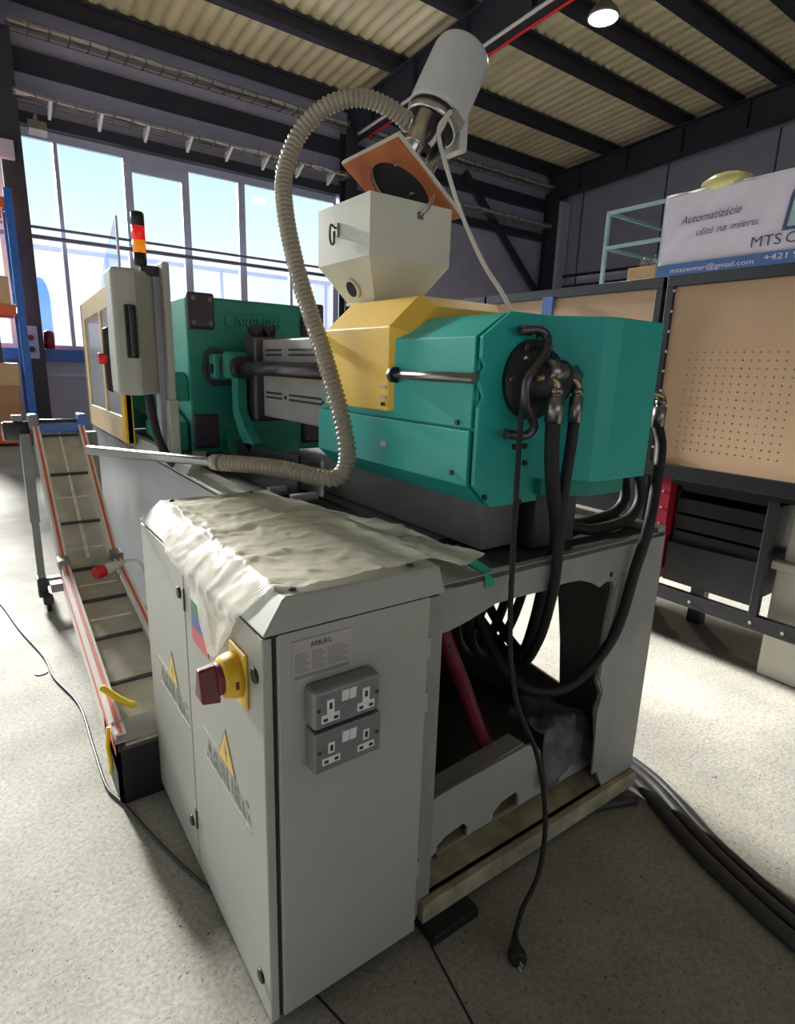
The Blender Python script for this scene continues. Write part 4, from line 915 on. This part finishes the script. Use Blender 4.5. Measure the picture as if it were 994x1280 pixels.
# ================================================================== WORKBENCHES seen from behind
XB = 2.6
def bench(y0, y1, label, near):
    b = thing('workbench', (XB+.3, (y0+y1)/2, 0), label, 'workbench', 'pegboard workbenches in a row')
    for y in (y0+.02, y1-.02):
        p = MB().box(XB-.01, XB+.05, y-.02, y+.02, .30 if near else .28, 1.95).build('upright', 'bench_black', b, bevel=.003)
    if near:
        for k in range(9): MB().cyl((XB-.01, y1-.045, 1.08+k*.1), (XB-.014, y1-.045, 1.08+k*.1), .007, seg=8).build('rivet', 'label_silver', b)
    MB().box(XB-.012, XB+.04, y0, y1, 1.90, 1.955).build('top_rail', 'bench_black', b, bevel=.003)
    MB().box(XB-.015, XB+.06, y0, y1, .925, 1.0).build('bench_rail', 'bench_black', b, bevel=.003)
    MB().box(XB+.0, XB+.65, y0, y1, .90, .925).build('worktop', 'bench_black', b)
    if near:
        def panel():
            mb = MB(); g0y, g0z, st, ny, nz_ = .20, 1.07, .0375, 14, 14
            xa, xb = XB+.008, XB+.014
            Y0, Y1, Z0, Z1 = y0+.04, y1-.04, 1.0, 1.90
            gy, gz = g0y+st*ny, g0z+st*nz_
            for X in (xa, xb):
                mb.add([(X, Y0, Z0), (X, Y1, Z0), (X, Y1, g0z), (X, Y0, g0z)], [(0, 1, 2, 3)]); mb.add([(X, Y0, gz), (X, Y1, gz), (X, Y1, Z1), (X, Y0, Z1)], [(0, 1, 2, 3)])
                mb.add([(X, Y0, g0z), (X, g0y, g0z), (X, g0y, gz), (X, Y0, gz)], [(0, 1, 2, 3)]); mb.add([(X, gy, g0z), (X, Y1, g0z), (X, Y1, gz), (X, gy, gz)], [(0, 1, 2, 3)])
            r = .0048
            for i in range(ny):
                for j in range(nz_):
                    cy, cz = g0y+st*(i+.5), g0z+st*(j+.5); h = st/2
                    sq = [(cy-h, cz-h), (cy, cz-h), (cy+h, cz-h), (cy+h, cz), (cy+h, cz+h), (cy, cz+h), (cy-h, cz+h), (cy-h, cz)]
                    ci = [(cy+r*math.cos(a), cz+r*math.sin(a)) for a in [math.pi*(1.25+.25*k) for k in range(8)]]
                    for X in (xa, xb): mb.add([(X, *p) for p in sq]+[(X, *p) for p in ci], [(k, (k+1) % 8, 8+(k+1) % 8, 8+k) for k in range(8)])
                    mb.add([(xa, *p) for p in ci]+[(xb, *p) for p in ci], [(k, (k+1) % 8, 8+(k+1) % 8, 8+k) for k in range(8)])
            return mb.build('pegboard', 'pegboard', b)
        panel()
    else:
        MB().box(XB+.008, XB+.014, y0+.04, y1-.04, 1.0, 1.90).build('pegboard', 'pegboard', b)
    # drawer unit below
    if near:
        da, db = .20, .685
        un = MB().box(XB+.06, XB+.5, da, db, .86, .90).box(XB+.06, XB+.5, da, da+.012, .40, .90).box(XB+.06, XB+.5, db-.012, db, .40, .90).box(XB+.49, XB+.5, da, db, .40, .9).build('drawer_case', 'bench_black', b)
        for z in (.80, .71, .62): MB().box(XB+.05, XB+.45, da+.012, db-.012, z-.055, z+.02).build('drawer_back', 'bench_black', un)
        MB().box(XB+.02, XB+.06, da, db, .36, .58).build('lower_back', 'bench_black', b, bevel=.004)
        rs = MB().box(XB-.004, XB+.30, db+.012, db+.10, .36, .925).build('red_side', 'red_side', b)
        for k in range(6): MB().cyl((XB-.002, db+.05, .40+k*.09), (XB-.008, db+.05, .40+k*.09), .006, seg=8).build('rivet', 'label_silver', rs)
        MB().hexa([(XB-.005, .175, .27), (XB+.03, .175, .27), (XB+.03, .215, .27), (XB-.005, .215, .27), (XB-.005, .175, .925), (XB+.03, .175, .925), (XB+.03, .215, .925), (XB-.005, .215, .925)]).build('leg', 'bench_black', b, bevel=.003)
        MB().box(XB-.01, XB+.04, y0, y1+.005, .255, .325).build('stretcher', 'bench_black', b, bevel=.003)
        for y in (.195, .05, .5): MB().cyl((XB-.01, y, .29), (XB-.016, y, .29), .008, seg=8).build('bolt', 'label_silver', b)
    for y in (y0+.1, y1-.2):
        MB().box(XB+.42, XB+.49, y-.04, y+.04, 0, .90).build('foot', 'bench_black', b, bevel=.003)
    if not near:
        MB().box(XB, XB+.04, y0, y1, .25, .32).build('stretcher', 'bench_black', b)
        MB().box(XB+.02, XB+.5, y0+.05, y1-.05, .36, .9).build('drawer_case', 'bench_black', b)
    return b
bench(-.75, .87, 'workbench with perforated pegboard nearest the camera at the right edge', True)
bench(.89, 2.20, 'workbench with plain tan pegboard behind the teal motor cover', False)
bench(2.22, 3.5, 'farthest workbench with tan pegboard behind the yellow cover', False)
tag(MB().box(XB-.03, XB-.013, 1.60, 1.68, 1.55, 1.91).build('hanging_strip', 'conv_blue'), 'short blue strip hanging on the plain pegboard', 'strip')
# white machine column behind the bench
wb = thing('white_pedestal', (2.85, -.2, 0), 'white machine pedestal behind the nearest workbench at the right edge', 'pedestal')
MB().box(2.69, 3.0, -.5, .165, 0, .56).build('pedestal_base', 'white_box', wb, bevel=.01)
MB().box(2.675, 3.02, -.52, .185, .56, .60).build('pedestal_lip', 'white_box', wb, bevel=.006)
MB().box(2.72, 3.0, -.5, .15, .60, .885).build('pedestal_top', 'white_box', wb, bevel=.01)

# ================================================================== MEZZANINE CAGE AND BANNER
XC = 7.5
cg = thing('mezzanine', (XC+.7, 3.3, 0), 'pale blue railed platform behind the workbenches', 'platform')
MB().box(XC, XC+1.6, .5, 4.95, 2.55, 2.68).build('deck', 'cage_blue', cg)
for y in (4.90, 3.98, 2.4, .8):
    for x in (XC+.02, XC+1.55): MB().box(x-.025, x+.025, y-.025, y+.025, 0, 3.79).build('post', 'cage_blue', cg)
for z in (3.77, 3.29):
    MB().box(XC, XC+.045, .6, 4.92, z-.022, z+.022).build('rail', 'cage_blue', cg); MB().box(XC+1.53, XC+1.575, .6, 4.92, z-.02, z+.02).build('rail', 'cage_blue', cg)
    MB().box(XC, XC+1.57, 4.88, 4.925, z-.022, z+.022).build('rail', 'cage_blue', cg)
MB().box(XC+.1, XC+1.5, 3.5, 3.54, 2.68, 3.8).build('partition', 'wall_dark', cg)
bx = thing('storage_box', (XC+.4, 4.4, 2.68), 'yellowish carton with clear wrap on the railed platform', 'box')
MB().box(XC+.2, XC+.6, 4.15, 4.6, 2.68, 3.0).build('carton_body', 'carton_light', bx, bevel=.01)
MB().tube([(XC+.4, 4.2, 3.0), (XC+.38, 4.28, 3.12), (XC+.42, 4.36, 3.06), (XC+.36, 4.45, 3.10), (XC+.4, 4.5, 3.0)], .06, seg=8).build('clear_wrap', 'acrylic', bx)
bn = thing('banner', (XC-.04, 2.2, 2.7), 'white advertising banner with dark lettering on the platform rail', 'banner')
def bannermesh():
    from mathutils import noise
    mb = MB(); NU, NV = 60, 20; V = []
    for j in range(NV+1):
        for i in range(NU+1):
            y = 3.96-3.4*i/NU; z = 2.86+.94*j/NV
            x = XC-.045-.018*abs(noise.noise(Vector((y*2.2, z*2, 0))))-.01*noise.noise(Vector((y*6+z*5, z*2, 3)))
            V.append((x, y, z))
    n = NU+1; mb.add(V, [(j*n+i, j*n+i+1, (j+1)*n+i+1, (j+1)*n+i) for j in range(NV) for i in range(NU)], True)
    o = mb.build('cloth', 'banner_white', bn); s_ = o.modifiers.new('solid', 'SOLIDIFY'); s_.thickness = .003; return o
bannermesh()
XT = XC-.078
MB().box(XT-.002, XT+.004, .56, 3.955, 2.70, 2.925).build('footer_band', 'banner_blue', bn)
def bt(s_, size, y, z, m, w_, sh=0.0, tilt=0.0):
    text(s_, size, (XT-.004, y, z), (0, -1, tilt), (0, tilt, 1), m, 'lettering', bn, depth=.001, width=w_, shear=sh)
bt('Automatizácie', .135, 3.70, 3.40, 'banner_navy', .76, .35, .03)
bt('ušité', .12, 3.48, 3.235, 'banner_navy', .22, .35, .03)
bt('na', .12, 3.22, 3.243, 'banner_navy', .12, .35, .03)
bt('mieru.', .12, 3.05, 3.248, 'banner_navy', .32, .35, .03)
bt('MTS', .17, 2.78, 3.0, 'banner_navy', .33)
bt('CE', .17, 2.40, 3.0, 'banner_navy', .22)
bt('mtscenter@gmail.com', .085, 3.76, 2.815, 'banner_white', 1.05)
bt('+421', .095, 2.60, 2.835, 'banner_white', .25)
bt('947', .095, 2.285, 2.835, 'banner_white', .19)
MB().prism([(2.45, 3.14), (2.41, 3.50), (2.36, 3.66), (2.30, 3.72), (1.7, 3.72), (1.7, 3.69), (2.28, 3.69), (2.33, 3.63), (2.375, 3.48), (2.41, 3.175), (1.6, 3.175), (1.6, 3.14)], 'x', XT-.006, XT).build('logo_outline', 'banner_navy', bn)
MB().prism([(2.40, 3.18), (2.37, 3.47), (2.32, 3.62), (2.27, 3.68), (1.6, 3.68), (1.6, 3.18)], 'x', XT-.004, XT).build('logo_fill', 'cage_blue', bn)
def bag():
    from mathutils import noise
    mb = MB(); mb.lathe((XC+.15, 3.28, 3.72), (0, 0, 1), [(0, .12), (.06, .24), (.15, .26), (.22, .2), (.26, .08)], 24)
    mb.v = [(x, 3.28+(y-3.28)*1.25+.05*noise.noise(Vector((x*6, y*6, z*6))), z+.04*noise.noise(Vector((x*5, y*5, z*5+4)))) for x, y, z in mb.v]
    tag(mb.build('plastic_bag', 'bag_yellow'), 'yellowish clear plastic bag behind the top edge of the banner', 'bag')
bag()

# ================================================================== CABLES ON THE FLOOR
tag(MB().tube([(-.70, 4.2, .007), (-.52, 3.6, .007), (-.405, 3.087, .007), (-.33, 2.6, .007), (-.255, 2.2, .007), (-.235, 1.95, .007), (-.175, 1.65, .007), (-.172, 1.3, .007), (-.17, 1.05, .007), (-.14, .93, .007), (-.08, .68, .007), (0, .42, .007), (.08, .3, .007)], .0052, seg=8).build('floor_cable', 'rubber_grey'),
    'thin dark cable snaking over the floor left of the conveyor', 'cable')
paths = ([(1.42, .6, .022), (1.42, .25, .022), (1.405, .02, .022), (1.29, -.24, .022), (1.215, -.48, .022), (1.16, -.75, .022), (1.08, -1.1, .022)],
         [(1.475, .6, .02), (1.47, .25, .02), (1.45, .0, .02), (1.345, -.235, .02), (1.275, -.44, .022), (1.225, -.70, .022), (1.14, -1.1, .022)],
         [(1.52, .6, .016), (1.515, .25, .016), (1.49, .0, .016), (1.39, -.23, .016), (1.33, -.42, .018), (1.28, -.66, .018), (1.2, -1.1, .018)])
for p, r, lab in zip(paths, (.022, .02, .015), ('thick black floor cable nearest the camera by the machine leg', 'middle of the three black floor cables by the machine leg', 'thinnest black floor cable, farthest of the three by the machine leg')):
    tag(MB().tube(p, r, seg=12).build('power_cable', 'rubber_grey'), lab, 'cable', 'cables by the machine leg')
tag(MB().tube([(.80, .25, .014), (1.0, .10, .014), (1.2, .02, .014), (1.33, -.03, .014)], .0135, seg=12).build('drain_pipe', 'rubber_grey'), 'short grey pipe lying under the machine base rail', 'pipe')
tag(MB().cyl((-.28, 2.05, 0), (-.28, 2.05, .004), .028, seg=16).build('drain_cover', 'steel_dark'), 'small dark round cap in the floor beside the conveyor', 'drain cover')

for k, (a, b) in enumerate((((.10, .06), (.17, -.24)), ((.41, -.03), (.33, -.45)))):
    d = (Vector((b[0], b[1], 0))-Vector((a[0], a[1], 0))).normalized(); n_ = Vector((-d.y, d.x, 0))*.003
    A_, B_ = Vector((a[0], a[1], 0)), Vector((b[0], b[1], 0)); up_ = Vector((0, 0, .0012))
    struct(MB().hexa([A_-n_, A_+n_, B_+n_, B_-n_, A_-n_+up_, A_+n_+up_, B_+n_+up_, B_-n_+up_]).build('trim_floor_joint', 'slot_dark'), 'dark joint line in the floor')
